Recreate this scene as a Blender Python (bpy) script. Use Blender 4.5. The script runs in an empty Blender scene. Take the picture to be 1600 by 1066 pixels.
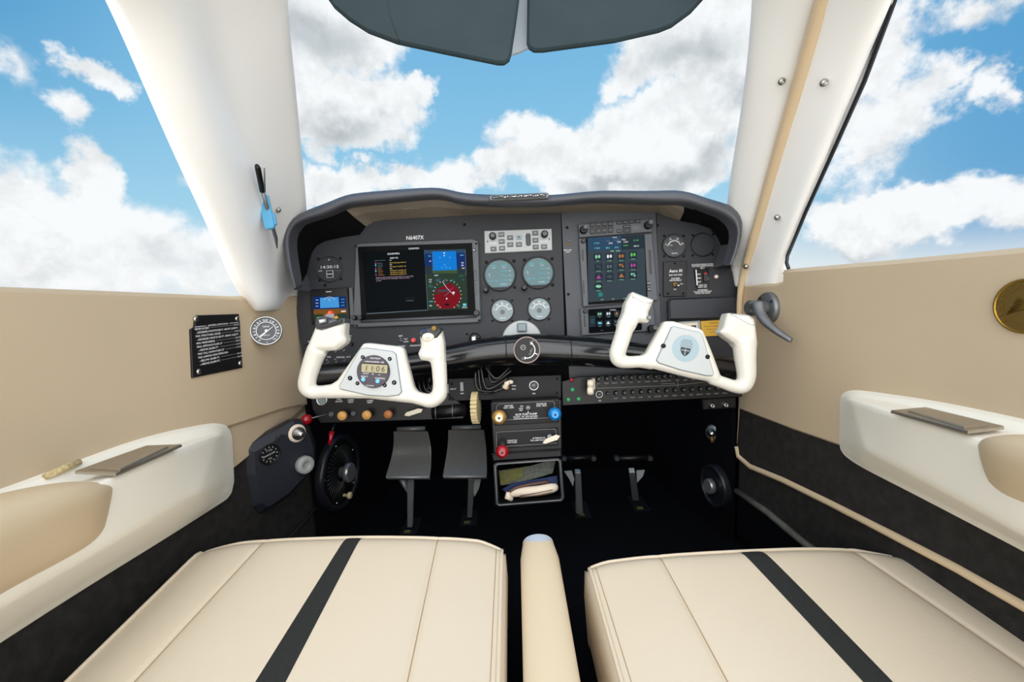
import bpy, bmesh, math, random
from mathutils import Vector, Matrix
random.seed(7)
C = bpy.context.scene.collection
PI = math.pi
# ---------------------------------------------------------------- camera
CAMZ = 0.64; PITCH = math.radians(6.3); ROLL = math.radians(2.4); FPX = 711.0
O = Vector((0, 0, CAMZ))
FWD = Vector((0, math.cos(PITCH), -math.sin(PITCH)))
UX = Vector((1, 0, 0)); UV = Vector((0, math.sin(PITCH), math.cos(PITCH)))
RT = UX*math.cos(ROLL) - UV*math.sin(ROLL)
UP = UV*math.cos(ROLL) + UX*math.sin(ROLL)
cam_d = bpy.data.cameras.new('camera'); cam = bpy.data.objects.new('camera', cam_d); C.objects.link(cam)
cam_d.sensor_fit = 'HORIZONTAL'; cam_d.sensor_width = 36; cam_d.lens = FPX*36/1600; cam_d.clip_start = 0.02
mw = Matrix((RT, UP, -FWD)).transposed().to_4x4(); mw.translation = O; cam.matrix_world = mw
bpy.context.scene.camera = cam
vs = bpy.context.scene.view_settings
vs.view_transform = 'Standard'; vs.look = 'None'; vs.gamma = 1; vs.use_curve_mapping = False; vs.exposure = 0.0

def ray(px, py): return FWD + RT*((px-800)/FPX) + UP*((533-py)/FPX)
def F(px, py, D): return O + ray(px, py)*D
def atY(px, py, Y): r = ray(px, py); return O + r*(Y/r.y)
def atX(px, py, X): r = ray(px, py); return O + r*(X/r.x)
def atZ(px, py, Z): r = ray(px, py); return O + r*((Z-CAMZ)/r.z)
def hit(px, py, P, N): r = ray(px, py); return O + r*((P-O).dot(N)/r.dot(N))

def lin(c): c = c/255; return c/12.92 if c <= .04045 else ((c+.055)/1.055)**2.4
def rgb(r, g, b): return (lin(r), lin(g), lin(b), 1)

# ---------------------------------------------------------------- world: daylight sky with cumulus
W = bpy.data.worlds.new('sky'); bpy.context.scene.world = W; W.use_nodes = True
nt = W.node_tree; nt.nodes.clear(); L = nt.links
def nn(t, **k):
    n = nt.nodes.new(t)
    for a, v in k.items(): setattr(n, a, v)
    return n
def m_(op, a, b=None, c=None, clamp=False):
    n = nn('ShaderNodeMath', operation=op); n.use_clamp = clamp
    for i, v in enumerate((a, b, c)):
        if v is None: continue
        if isinstance(v, (int, float)): n.inputs[i].default_value = v
        else: L.new(v, n.inputs[i])
    return n.outputs[0]
def mix_(f, a, b):
    n = nn('ShaderNodeMix', data_type='RGBA')
    for i, v in ((0, f), (6, a), (7, b)):
        if isinstance(v, (int, float, tuple)): n.inputs[i].default_value = v
        else: L.new(v, n.inputs[i])
    return n.outputs[2]
def sstep(v, lo, hi):
    n = nn('ShaderNodeMapRange', interpolation_type='SMOOTHSTEP'); L.new(v, n.inputs[0])
    n.inputs[1].default_value = lo; n.inputs[2].default_value = hi; return n.outputs[0]
tc = nn('ShaderNodeTexCoord'); sx = nn('ShaderNodeSeparateXYZ'); L.new(tc.outputs['Generated'], sx.inputs[0])
az = m_('ARCTAN2', sx.outputs[0], sx.outputs[1]); el = m_('ARCSINE', sx.outputs[2])
def noise(scale, detail=8, rough=.6, vec=None, col=False, off=None):
    n = nn('ShaderNodeTexNoise'); n.inputs['Scale'].default_value = scale; n.inputs['Detail'].default_value = detail; n.inputs['Roughness'].default_value = rough
    v = vec or tc.outputs['Generated']
    if off:
        a = nn('ShaderNodeVectorMath', operation='ADD'); L.new(v, a.inputs[0]); a.inputs[1].default_value = off; v = a.outputs[0]
    L.new(v, n.inputs['Vector']); return n.outputs['Color' if col else 'Fac']
warp = noise(5.5, 6, .62, col=True)
ws = nn('ShaderNodeSeparateColor'); L.new(warp, ws.inputs[0])
azw = m_('MULTIPLY_ADD', m_('SUBTRACT', ws.outputs[0], .5), .26, az)
elw = m_('MULTIPLY_ADD', m_('SUBTRACT', ws.outputs[1], .5), .20, el)
cb = nn('ShaderNodeCombineXYZ'); L.new(azw, cb.inputs[0]); L.new(elw, cb.inputs[1])
def azel(px, py):
    r = ray(px, py).normalized(); return math.atan2(r.x, r.y), math.asin(r.z)
def blobs(lst):
    acc = None
    for (px, py, rx, ry, s) in lst:
        a0, e0 = azel(px, py); a1, _ = azel(px+rx, py); _, e1 = azel(px, py-ry)
        ra = abs(a1-a0); re = abs(e1-e0)
        s1 = nn('ShaderNodeVectorMath', operation='SUBTRACT'); L.new(cb.outputs[0], s1.inputs[0]); s1.inputs[1].default_value = (a0, e0, 0)
        s2 = nn('ShaderNodeVectorMath', operation='MULTIPLY'); L.new(s1.outputs[0], s2.inputs[0]); s2.inputs[1].default_value = (1/ra, 1/re, 0)
        s3 = nn('ShaderNodeVectorMath', operation='LENGTH'); L.new(s2.outputs[0], s3.inputs[0])
        v = m_('MULTIPLY', m_('SUBTRACT', 1.25, s3.outputs['Value'], clamp=False), s)
        v = m_('MAXIMUM', v, -.6)
        acc = v if acc is None else m_('SMOOTH_MAX', acc, v, .25)
    return acc
dens = blobs([
 (50, 365, 105, 95, 1), (150, 290, 60, 62, 1), (190, 365, 110, 62, 1), (120, 420, 150, 45, 1), (163, 128, 42, 24, .75), (108, 190, 42, 34, .55),
 (300, 400, 120, 55, .9), (30, 440, 120, 30, .9), (260, 330, 60, 40, .4), (60,130,35,30,.3),
 (500, 55, 105, 85, 1), (470, 150, 60, 60, 1), (575, 165, 95, 55, 1.1), (655, 140, 30, 26, .9), (540, 215, 120, 34, 1), (620, 285, 230, 24, .8), (520, 310, 90, 24, 1),
 (812, 212, 62, 28, .7), (790, 262, 110, 30, .9), (900, 240, 95, 48, 1.1), (985, 205, 100, 55, 1.1), (1080, 190, 100, 62, 1.1), (1060, 255, 150, 45, 1.1), (960, 275, 170, 30, 1),
 (1070, 75, 125, 62, 1.1), (1130, 130, 80, 55, 1), (1000, 110, 62, 40, .9), (1150, 30, 110, 60, 1),
 (1390, 85, 66, 82, .85), (1360, 200, 85, 75, .85), (1440, 150, 90, 60, .85), (1520, 115, 52, 34, .75), (1330, 235, 60, 50, .6),
 (1340, 330, 95, 36, 1), (1420, 340, 100, 42, 1), (1510, 335, 90, 46, 1), (1600, 330, 90, 52, 1), (1590, 130, 30, 40, .5), (1530, 10, 130, 26, .4),
])
fb = noise(9, 9, .6)
fb2 = noise(26, 7, .6)
dn = m_('MULTIPLY_ADD', m_('SUBTRACT', fb, .5), 1.35, dens)
dn = m_('MULTIPLY_ADD', m_('SUBTRACT', fb2, .5), .55, dn)
# generic broken cloud for the parts of the sky away from the windscreen
gen = m_('MULTIPLY_ADD', m_('SUBTRACT', noise(2.2, 6, .6, off=(3, 1, 2)), .47), 3.0, 0)
aside = sstep(m_('ABSOLUTE', az), 1.0, 1.35)
dn = m_('ADD', m_('MULTIPLY', dn, m_('SUBTRACT', 1, aside)), m_('MULTIPLY', gen, aside))
cov = sstep(dn, -.02, .50)
cr = nn('ShaderNodeValToRGB'); L.new(m_('DIVIDE', el, PI/2, clamp=True), cr.inputs[0])
e = cr.color_ramp.elements
stops = [(0, (222, 236, 242)), (.045, (196, 224, 238)), (.11, (160, 210, 236)), (.2, (136, 196, 231)), (.30, (118, 183, 225)), (.42, (80, 155, 208)), (.7, (60, 135, 195)), (1, (60, 130, 190))]
e[0].position = 0; e[0].color = rgb(*stops[0][1]); e[1].position = 1; e[1].color = rgb(*stops[-1][1])
for p, c in stops[1:-1]: q = e.new(p); q.color = rgb(*c)
# towards the right of the windscreen the blue is deeper
side = sstep(az, .45, .85)
base = mix_(m_('MULTIPLY', side, .75), cr.outputs[0], rgb(72, 150, 205))
side2 = sstep(m_('MULTIPLY', az, -1), .55, .85)
base = mix_(m_('MULTIPLY', m_('MULTIPLY', side2, sstep(el, .12, .5)), .65), base, rgb(52, 140, 195))
# cloud body tone
grey = blobs([(495, 55, 85, 70, 1), (545, 222, 110, 34, .9), (1075, 85, 110, 55, 1), (1140, 140, 60, 45, .9), (1060, 262, 130, 32, 1), (940, 280, 110, 20, .9), (1130, 235, 60, 40, .9),
              (300, 400, 110, 45, .5), (60, 430, 130, 30, .4), (1330, 395, 160, 22, .9), (520, 290, 60, 22, .4), (600, 200, 50, 20, .6), (1400, 240, 120, 60, .35)])
gn = noise(7, 7, .55, off=(.0, .0, .06))
relief = m_('SUBTRACT', fb, noise(9, 9, .6, off=(.0, .0, .035)))
gv = m_('MULTIPLY_ADD', m_('SUBTRACT', gn, .52), 1.3, grey)
gfac = sstep(gv, .05, 1.2)
ccol = mix_(gfac, rgb(247, 249, 250), rgb(196, 203, 207))
dark = m_('MULTIPLY_ADD', relief, .9, 1.0)
dark = m_('MINIMUM', m_('MAXIMUM', dark, .80), 1.04)
vm = nn('ShaderNodeVectorMath', operation='SCALE'); L.new(ccol, vm.inputs[0]); L.new(dark, vm.inputs['Scale'])
haze = mix_(sstep(el, -.02, .10), rgb(232, 239, 241), base)
skyc = mix_(m_('MULTIPLY', cov, .97), haze, vm.outputs[0])
skyc = mix_(sstep(m_('MULTIPLY', el, -1), .0, .06), skyc, rgb(205, 208, 205))
# rear sky brightened out of view, added as fill light for the cabin
FILLV = Vector((0.0, -1, .12)).normalized()
dp = nn('ShaderNodeVectorMath', operation='DOT_PRODUCT'); L.new(tc.outputs['Generated'], dp.inputs[0]); dp.inputs[1].default_value = FILLV
rear_fill = sstep(dp.outputs['Value'], -.35, .75)
skyc = mix_(m_('MULTIPLY', rear_fill, .8), skyc, rgb(255, 252, 248))
bg = nn('ShaderNodeBackground'); L.new(skyc, bg.inputs[0]); L.new(m_('MULTIPLY_ADD', rear_fill, 1.75, 1.0), bg.inputs[1])
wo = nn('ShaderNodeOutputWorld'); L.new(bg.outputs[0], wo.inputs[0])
# hazy sun, high and behind the seats
sun_d = bpy.data.lights.new('sun', 'SUN'); sun_d.energy = 1.0; sun_d.angle = math.radians(70); sun_d.color = (1, .98, .95)
sun = bpy.data.objects.new('sun', sun_d); C.objects.link(sun)
sun.rotation_euler = Vector((.04, .9, -.45)).to_track_quat('-Z', 'Y').to_euler()

# ---------------------------------------------------------------- materials (all procedural)
MATS = {}
def mat(name, col, rough=.5, metal=0, bump=None, var=0, emit=None, estr=1, coat=0, spec=.5, vscale=30, alpha=None, stretch=None):
    m = bpy.data.materials.new(name); m.use_nodes = True; t = m.node_tree; b = t.nodes['Principled BSDF']
    b.inputs['Base Color'].default_value = rgb(*col); b.inputs['Roughness'].default_value = rough; b.inputs['Metallic'].default_value = metal
    b.inputs['Specular IOR Level'].default_value = spec; b.inputs['Coat Weight'].default_value = coat; b.inputs['Coat Roughness'].default_value = .08
    if emit: b.inputs['Emission Color'].default_value = rgb(*emit); b.inputs['Emission Strength'].default_value = estr
    if bump or var:
        o = t.nodes.new('ShaderNodeTexCoord')
        vec = o.outputs['Object']
        if stretch:
            mp = t.nodes.new('ShaderNodeMapping'); mp.inputs['Scale'].default_value = stretch; t.links.new(vec, mp.inputs[0]); vec = mp.outputs[0]
        if bump:
            n = t.nodes.new('ShaderNodeTexNoise'); n.inputs['Scale'].default_value = bump[0]; n.inputs['Detail'].default_value = 4
            t.links.new(vec, n.inputs['Vector'])
            bp = t.nodes.new('ShaderNodeBump'); bp.inputs['Strength'].default_value = bump[1]; bp.inputs['Distance'].default_value = .002
            t.links.new(n.outputs['Fac'], bp.inputs['Height']); t.links.new(bp.outputs[0], b.inputs['Normal'])
        if var:
            n = t.nodes.new('ShaderNodeTexNoise'); n.inputs['Scale'].default_value = vscale; n.inputs['Detail'].default_value = 5
            t.links.new(vec, n.inputs['Vector'])
            r = t.nodes.new('ShaderNodeValToRGB'); c = rgb(*col)
            r.color_ramp.elements[0].color = tuple(x*(1-var) for x in c[:3])+(1,); r.color_ramp.elements[1].color = tuple(min(1, x*(1+var)) for x in c[:3])+(1,)
            r.color_ramp.elements[0].position = .3; r.color_ramp.elements[1].position = .7
            t.links.new(n.outputs['Fac'], r.inputs[0]); t.links.new(r.outputs[0], b.inputs['Base Color'])
    MATS[name] = m; return m
mat('tan_vinyl', (196, 176, 147), .5, bump=(260, .05), var=.04, vscale=4)
mat('seat_leather', (224, 208, 183), .42, bump=(420, .07), var=.015, vscale=6)
mat('tan_leather', (214, 190, 155), .42, bump=(300, .06))
mat('console_leather', (226, 206, 174), .42, bump=(300, .06))
mat('lower_black', (17, 18, 21), .5, bump=(900, .2), spec=.3)
mat('rim_dim', (150, 132, 126), .45)
mat('knob_silver', (165, 166, 168), .3, metal=.7)
mat('seam_thread', (172, 146, 112), .8)
mat('white_plastic', (246, 240, 225), .42, bump=(160, .10))
mat('pillar_white', (248, 247, 244), .4, bump=(60, .03), var=.01, vscale=8)
mat('frame_white', (246, 245, 242), .42, bump=(60, .03), var=.015, vscale=8)
mat('yoke_white', (212, 208, 198), .33, coat=.25)
mat('plate_grey', (180, 184, 184), .45)
mat('panel_black', (38, 40, 45), .6, bump=(900, .25), var=.12, vscale=400)
mat('stack_grey', (62, 65, 71), .5, var=.08, vscale=300)
mat('bezel_grey', (74, 77, 82), .42, var=.04, vscale=60)
mat('bezel_dark', (28, 29, 32), .4)
mat('dark_leather', (78, 80, 86), .42, bump=(500, .3))
mat('bar_leather', (13, 14, 17), .2, bump=(160, .12), coat=.35)
mat('black_plastic', (11, 11, 13), .4, spec=.35)
mat('black_matte', (7, 7, 9), .9, spec=.15)
mat('box_vinyl', (34, 36, 44), .42, bump=(500, .2))
mat('carpet_black', (7, 8, 13), .95, bump=(900, .5), var=.5, vscale=350, spec=.1)
mat('carpet_charcoal', (46, 44, 42), .95, bump=(700, .7), var=.25, vscale=60, spec=.15)
mat('strip_charcoal', (50, 51, 49), .9, spec=.15, bump=(900, .5), var=.12, vscale=500)
mat('visor_grey', (46, 57, 61), .6, spec=.08, bump=(300, .2), var=.07, vscale=14)
mat('board_tan', (128, 118, 104), .8)
mat('metal', (190, 190, 188), .28, metal=1)
mat('brushed', (178, 168, 152), .38, metal=.85, var=.05, vscale=120, stretch=(1, .05, 1))
mat('dull_metal', (120, 122, 124), .42, metal=.7, var=.15, vscale=60)
mat('pedal_metal', (150, 156, 156), .5, metal=.5)
mat('screw_dark', (38, 38, 40), .35, metal=.8)
mat('screw_steel', (175, 172, 165), .3, metal=1)
mat('brass', (158, 124, 50), .34, metal=.85, bump=(300, .2))
mat('brass_dark', (120, 95, 45), .5, metal=.6)
mat('gold', (205, 160, 90), .3, metal=.6)
mat('ivory', (208, 192, 148), .5)
mat('cream', (225, 215, 195), .5)
mat('orange_knob', (214, 160, 88), .42)
mat('orange_dim', (184, 118, 66), .42)
mat('red_knob', (150, 10, 26), .22, coat=.5)
mat('red_light', (220, 60, 60), .3, emit=(230, 60, 50), estr=.35)
mat('orange_button', (240, 80, 40), .35)
mat('blue_knob', (15, 125, 200), .25, metal=.25, coat=.4)
mat('blue_button', (110, 180, 220), .4)
mat('green_light', (45, 140, 85), .3, emit=(70, 200, 120), estr=.12)
mat('paint_white', (235, 235, 235), .6)
mat('paint_dim', (150, 148, 142), .6)
mat('silver_face', (158, 160, 160), .4, metal=.25)
mat('key_grey', (92, 95, 97), .5)
mat('lens_grey', (120, 134, 138), .25)
mat('dial_black', (20, 22, 26), .3)
mat('dial_teal', (46, 92, 98), .2, coat=.25)
mat('purple_face', (62, 54, 66), .4)
mat('lcd', (160, 152, 118), .35)
mat('lcd_ink', (32, 36, 28), .5)
mat('emblem_blue', (150, 170, 178), .5)
mat('ink', (40, 42, 46), .5)
mat('placard_black', (17, 17, 17), .4, var=.2, vscale=40)
mat('yellow_placard', (205, 160, 50), .55)
mat('yellow_ink', (120, 85, 20), .6)
mat('pen_blue', (90, 165, 205), .3)
mat('paper_grey', (84, 88, 80), .8, var=.3, vscale=120)
mat('paper_yellow', (92, 91, 46), .8, var=.2, vscale=120)
mat('folder_blue', (14, 36, 80), .6)
mat('bone', (225, 210, 190), .55)
mat('wood_brown', (90, 62, 48), .6)
mat('old_foam', (196, 176, 130), .9, var=.4, vscale=200)
mat('glass_black', (2, 2, 4), .25, spec=.06)
mat('rubber', (27, 29, 34), .35)
mat('crease', (120, 100, 72), .8)
mat('aluminium', (140, 138, 125), .45, metal=.6, var=.2, vscale=40)
mat('wire', (12, 12, 13), .3)
def scr(n, c, s=1.0): mat('scr_'+n, (0, 0, 0), .35, emit=c, estr=s, spec=.03)
scr('blue', (8, 122, 212)); scr('deepblue', (12, 45, 105)); scr('brown', (120, 78, 34)); scr('green', (40, 58, 46)); scr('red', (120, 8, 26)); scr('white', (225, 230, 232)); scr('black', (3, 9, 14))
scr('teal', (40, 130, 125)); scr('yellow', (215, 175, 80)); scr('navy', (12, 30, 42)); scr('slate', (56, 68, 76)); scr('slate2', (66, 78, 86)); scr('steelblue', (45, 72, 98)); scr('lime', (95, 190, 90)); scr('orange', (170, 115, 60)); scr('magenta', (170, 70, 150)); scr('cyan', (110, 200, 220)); scr('dim', (95, 110, 118)); scr('glass_teal', (72, 112, 122)); scr('skyblue', (70, 150, 215)); scr('tile', (38, 50, 60)); scr('grass', (60, 85, 50)); scr('icon_green', (140, 205, 165)); scr('pink', (190, 160, 180))
# thin clear glazing
def glass_mat():
    m = bpy.data.materials.new('clear_glass'); m.use_nodes = True; t = m.node_tree; t.nodes.clear()
    a = t.nodes.new('ShaderNodeBsdfTransparent'); g = t.nodes.new('ShaderNodeBsdfGlossy'); g.inputs['Roughness'].default_value = .02
    f = t.nodes.new('ShaderNodeFresnel'); f.inputs[0].default_value = 1.08; x = t.nodes.new('ShaderNodeMixShader'); o = t.nodes.new('ShaderNodeOutputMaterial')
    t.links.new(f.outputs[0], x.inputs[0]); t.links.new(a.outputs[0], x.inputs[1]); t.links.new(g.outputs[0], x.inputs[2]); t.links.new(x.outputs[0], o.inputs[0]); MATS['glass'] = m
glass_mat()

# ---------------------------------------------------------------- mesh builder
_tc = {}
def text_geo(s):
    if s not in _tc:
        cu = bpy.data.curves.new('t', 'FONT'); cu.body = s; cu.resolution_u = 2; cu.fill_mode = 'FRONT'
        ob = bpy.data.objects.new('t', cu); me = ob.to_mesh()
        _tc[s] = ([tuple(v.co) for v in me.vertices], [tuple(p.vertices) for p in me.polygons])
        ob.to_mesh_clear(); bpy.data.objects.remove(ob); bpy.data.curves.remove(cu)
    return _tc[s]
class MB:
    def __init__(s, M=None): s.M = M or Matrix.Identity(4); s.v = []; s.f = []; s.m = []; s.sm = []; s.names = []; s.cr = {}
    def add(s, vs, fs, m, smooth=False, T=None):
        o = len(s.v); X = s.M @ T if T is not None else s.M
        s.v += [X @ Vector(v) for v in vs]
        if m not in s.names: s.names.append(m)
        k = s.names.index(m)
        for f in fs: s.f.append(tuple(i+o for i in f)); s.m.append(k); s.sm.append(smooth)
        return s
    def box(s, x, y, z, w, h, d, m, T=None, rot=0):
        X = Matrix.Translation((x, y, z)) @ Matrix.Rotation(rot, 4, 'Z'); X = T @ X if T is not None else X
        v = [(a*w/2, b*h/2, c*d/2) for c in (-1, 1) for b in (-1, 1) for a in (-1, 1)]
        return s.add(v, [(0, 2, 3, 1), (4, 5, 7, 6), (0, 1, 5, 4), (2, 6, 7, 3), (0, 4, 6, 2), (1, 3, 7, 5)], m, T=X)
    def prism(s, pts, z0, z1, m, m2=None, ch=0, T=None):
        n = len(pts); cx = sum(p[0] for p in pts)/n; cy = sum(p[1] for p in pts)/n
        if ch:
            ins = inset(pts, ch)
            v = [(x, y, z0) for x, y in pts]+[(x, y, z1-ch) for x, y in pts]+[(x, y, z1) for x, y in ins]
            f = [(i, (i+1) % n, n+(i+1) % n, n+i) for i in range(n)]+[(n+i, n+(i+1) % n, 2*n+(i+1) % n, 2*n+i) for i in range(n)]
            s.add(v, f+[tuple(range(n-1, -1, -1))], m, T=T); s.add([(x, y, z1) for x, y in ins], [tuple(range(n))], m2 or m, T=T)
        else:
            v = [(x, y, z0) for x, y in pts]+[(x, y, z1) for x, y in pts]
            s.add(v, [(i, (i+1) % n, n+(i+1) % n, n+i) for i in range(n)]+[tuple(range(n-1, -1, -1))], m, T=T)
            s.add([(x, y, z1) for x, y in pts], [tuple(range(n))], m2 or m, T=T)
        return s
    def rr(s, x, y, w, h, r, z0, z1, m, m2=None, ch=0, seg=4, T=None, rot=0):
        r = max(min(r, w/2-1e-5, h/2-1e-5), 1e-5); p = []
        for (a, b, t0) in ((1, 1, 0), (-1, 1, 1), (-1, -1, 2), (1, -1, 3)):
            for k in range(seg+1):
                t = (t0+k/seg)*PI/2; p.append((a*(w/2-r)+r*math.cos(t), b*(h/2-r)+r*math.sin(t)))
        c, q = math.cos(rot), math.sin(rot)
        return s.prism([(x+a*c-b*q, y+a*q+b*c) for a, b in p], z0, z1, m, m2, ch, T)
    def lathe(s, x, y, prof, m, seg=32, T=None, smooth=True, ang=0, sy=1, caps=True):
        v = []; f = []
        for r, z in prof:
            for k in range(seg): t = 2*PI*k/seg+ang; v.append((x+r*math.cos(t), y+r*math.sin(t)*sy, z))
        for i in range(len(prof)-1):
            for k in range(seg): f.append((i*seg+k, i*seg+(k+1) % seg, (i+1)*seg+(k+1) % seg, (i+1)*seg+k))
        s.add(v, f, m, smooth, T)
        if caps:
            n = len(prof)-1
            if prof[0][0] > 1e-6: s.add(v[:seg], [tuple(range(seg-1, -1, -1))], m, False, T)
            if prof[n][0] > 1e-6: s.add(v[n*seg:], [tuple(range(seg))], m, False, T)
        return s
    def cyl(s, x, y, r, z0, z1, m, seg=24, r1=None, T=None):
        r1 = r if r1 is None else r1; c = min(r, r1)*.12
        return s.lathe(x, y, [(r, z0), (r1, z1-c), (r1-c, z1)], m, seg, T, smooth=False) if False else s.lathe(x, y, [(r, z0), (r1, z1-c)], m, seg, T, caps=True).lathe(x, y, [(r1, z1-c), (r1-c, z1)], m, seg, T)
    def disc(s, x, y, r, z, m, seg=32, T=None, a0=0, a1=2*PI):
        full = abs(a1-a0-2*PI) < 1e-6; n = seg if full else seg+1
        v = [(x+r*math.cos(a0+(a1-a0)*k/seg), y+r*math.sin(a0+(a1-a0)*k/seg), z) for k in range(n)]
        return s.add(v, [tuple(range(n))], m, T=T)
    def arc(s, x, y, r0, r1, z, a0, a1, m, seg=24, T=None):
        v = []; 
        for k in range(seg+1):
            t = a0+(a1-a0)*k/seg; v += [(x+r0*math.cos(t), y+r0*math.sin(t), z), (x+r1*math.cos(t), y+r1*math.sin(t), z)]
        return s.add(v, [(2*k, 2*k+1, 2*k+3, 2*k+2) if a1 > a0 else (2*k, 2*k+2, 2*k+3, 2*k+1) for k in range(seg)], m, T=T)
    def quad(s, x, y, w, h, z, m, rot=0, T=None):
        c, q = math.cos(rot), math.sin(rot)
        return s.add([(x+a*w/2*c-b*h/2*q, y+a*w/2*q+b*h/2*c, z) for a, b in ((-1, -1), (1, -1), (1, 1), (-1, 1))], [(0, 1, 2, 3)], m, T=T)
    def poly(s, pts, z, m, T=None): return s.add([(x, y, z) for x, y in pts], [tuple(range(len(pts)))], m, T=T)
    def text(s, t, x, y, h, z, m, align='C', rot=0, T=None, w=None, bold=0):
        v, f = text_geo(t)
        if not v: return s
        x0 = min(p[0] for p in v); x1 = max(p[0] for p in v); k = h/.70
        kx = k if not w else w/(x1-x0)
        ox = {'C': (x0+x1)/2, 'L': x0, 'R': x1}[align]; c, q = math.cos(rot), math.sin(rot)
        offs = ((0, 0),) if not bold else ((0, 0), (bold, 0), (0, bold), (bold, bold))
        for bx, by in offs:
            P = [((a-ox)*kx+bx, (b-.35)*k+by) for a, b, _ in v]
            s.add([(x+a*c-b*q, y+a*q+b*c, z+(bx+by)*.01) for a, b in P], f, m, T=T)
        return s
    def tube(s, pts, rad, m, seg=12, T=None, closed=False, flat=1, up=None):
        pts = [Vector(p) for p in pts]; n = len(pts)
        rad = [rad]*n if isinstance(rad, (int, float)) else rad
        v = []; f = []; prev = Vector(up) if up else None
        for i in range(n):
            if closed: t = pts[(i+1) % n]-pts[i-1]
            else: t = pts[min(i+1, n-1)]-pts[max(i-1, 0)]
            t.normalize()
            if prev is None: prev = Vector((0, 0, 1)) if abs(t.z) < .9 else Vector((1, 0, 0))
            a = t.cross(prev).normalized(); b = a.cross(t).normalized(); prev = b
            for k in range(seg): w = 2*PI*k/seg; v.append(tuple(pts[i]+a*(math.cos(w)*rad[i])+b*(math.sin(w)*rad[i]*flat)))
        for i in range(n if closed else n-1):
            j = (i+1) % n
            for k in range(seg): f.append((i*seg+k, i*seg+(k+1) % seg, j*seg+(k+1) % seg, j*seg+k))
        if not closed: f += [tuple(range(seg-1, -1, -1)), tuple((n-1)*seg+k for k in range(seg))]
        return s.add(v, f, m, True, T)
    def grid(s, rows, m, smooth=True, wrap=False, crease=None):
        n = len(rows[0]); v = [p for r in rows for p in r]; f = []
        for i in range(len(rows)-1):
            for k in range(n if wrap else n-1): q = (k+1) % n; f.append((i*n+k, i*n+q, (i+1)*n+q, (i+1)*n+k))
        if crease:
            o = len(s.v)
            for k, w in crease.items():
                for i in range(len(rows)-1):
                    if isinstance(k, tuple): s.cr[(o+k[0]*n+k[1], o+k[0]*n+k[1]+1)] = w
                    else: s.cr[(o+i*n+k, o+(i+1)*n+k)] = w
        return s.add([tuple(p) for p in v], f, m, smooth)
    def build(s, name, parent=None, sub=0, solid=0, bevel=0, remesh=0, smooth_it=0, offset=-1, shade=None, weld=False):
        me = bpy.data.meshes.new(name)
        if parent is not None: X = wm(parent).inverted(); vs_ = [X @ v for v in s.v]
        else:
            lo = [min(v[i] for v in s.v) for i in range(3)]; hi = [max(v[i] for v in s.v) for i in range(3)]
            c0 = Vector(((lo[0]+hi[0])/2, (lo[1]+hi[1])/2, lo[2])); vs_ = [v-c0 for v in s.v]
        me.from_pydata([tuple(v) for v in vs_], [], s.f)
        for nme in s.names: me.materials.append(MATS[nme])
        me.polygons.foreach_set('material_index', s.m); me.polygons.foreach_set('use_smooth', s.sm)
        if weld or remesh:
            bm = bmesh.new(); bm.from_mesh(me); bmesh.ops.remove_doubles(bm, verts=bm.verts, dist=1e-5); bmesh.ops.recalc_face_normals(bm, faces=bm.faces); bm.to_mesh(me); bm.free()
        me.update()
        if s.cr:
            at = me.attributes.new('crease_edge', 'FLOAT', 'EDGE')
            for e_ in me.edges:
                w = s.cr.get((e_.vertices[0], e_.vertices[1])) or s.cr.get((e_.vertices[1], e_.vertices[0]))
                if w: at.data[e_.index].value = w
        ob = bpy.data.objects.new(name, me); C.objects.link(ob)
        if parent is not None: ob.parent = parent
        else: ob.location = c0
        if solid: q = ob.modifiers.new('s', 'SOLIDIFY'); q.thickness = solid; q.offset = offset
        if bevel: q = ob.modifiers.new('b', 'BEVEL'); q.width = bevel; q.segments = 3; q.limit_method = 'ANGLE'; q.angle_limit = math.radians(35)
        if remesh: q = ob.modifiers.new('r', 'REMESH'); q.mode = 'VOXEL'; q.voxel_size = remesh; q.use_smooth_shade = True
        if smooth_it: q = ob.modifiers.new('sm', 'SMOOTH'); q.factor = .5; q.iterations = smooth_it
        if sub: q = ob.modifiers.new('u', 'SUBSURF'); q.levels = sub; q.render_levels = sub
        if shade: 
            for p in me.polygons: p.use_smooth = True
        return ob
def wm(o): return (wm(o.parent) @ o.matrix_basis) if o.parent else o.matrix_basis.copy()
def inset(pts, d):
    n = len(pts); out = []
    A = sum(pts[i][0]*pts[(i+1) % n][1]-pts[(i+1) % n][0]*pts[i][1] for i in range(n)); sg = 1 if A > 0 else -1
    for i in range(n):
        p0, p1, p2 = Vector(pts[i-1]), Vector(pts[i]), Vector(pts[(i+1) % n])
        a = (p1-p0); b = (p2-p1)
        if a.length < 1e-9: a = b
        if b.length < 1e-9: b = a
        a.normalize(); b.normalize(); na = Vector((-a.y, a.x))*sg; nb = Vector((-b.y, b.x))*sg
        t = na+nb; t = t/max(t.length_squared/2, .5) if t.length > 1e-6 else na
        out.append((p1.x+t.x*d, p1.y+t.y*d))
    return out
def ROT(n, u):
    n = n.normalized(); u = (u-n*u.dot(n)).normalized(); v = n.cross(u)
    return Matrix((u, v, n)).transposed().to_4x4()
def frame(P, n, u): M = ROT(n, u); M.translation = P; return M
def FM(px, py, D): return frame(F(px, py, D), -FWD, UX)     # local x right, y up, z to the seats
def empty(name, M, label, cat, group=None, kind=None):
    o = bpy.data.objects.new(name, None); o.empty_display_size = .02; C.objects.link(o); o.matrix_world = M
    return tag(o, label, cat, group, kind)
def tag(o, label=None, cat=None, group=None, kind=None):
    if label: o['label'] = label
    if cat: o['category'] = cat
    if group: o['group'] = group
    if kind: o['kind'] = kind
    return o
def struct(o, label=None): 
    o['kind'] = 'structure'
    if label: o['label'] = label
    return o
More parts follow.
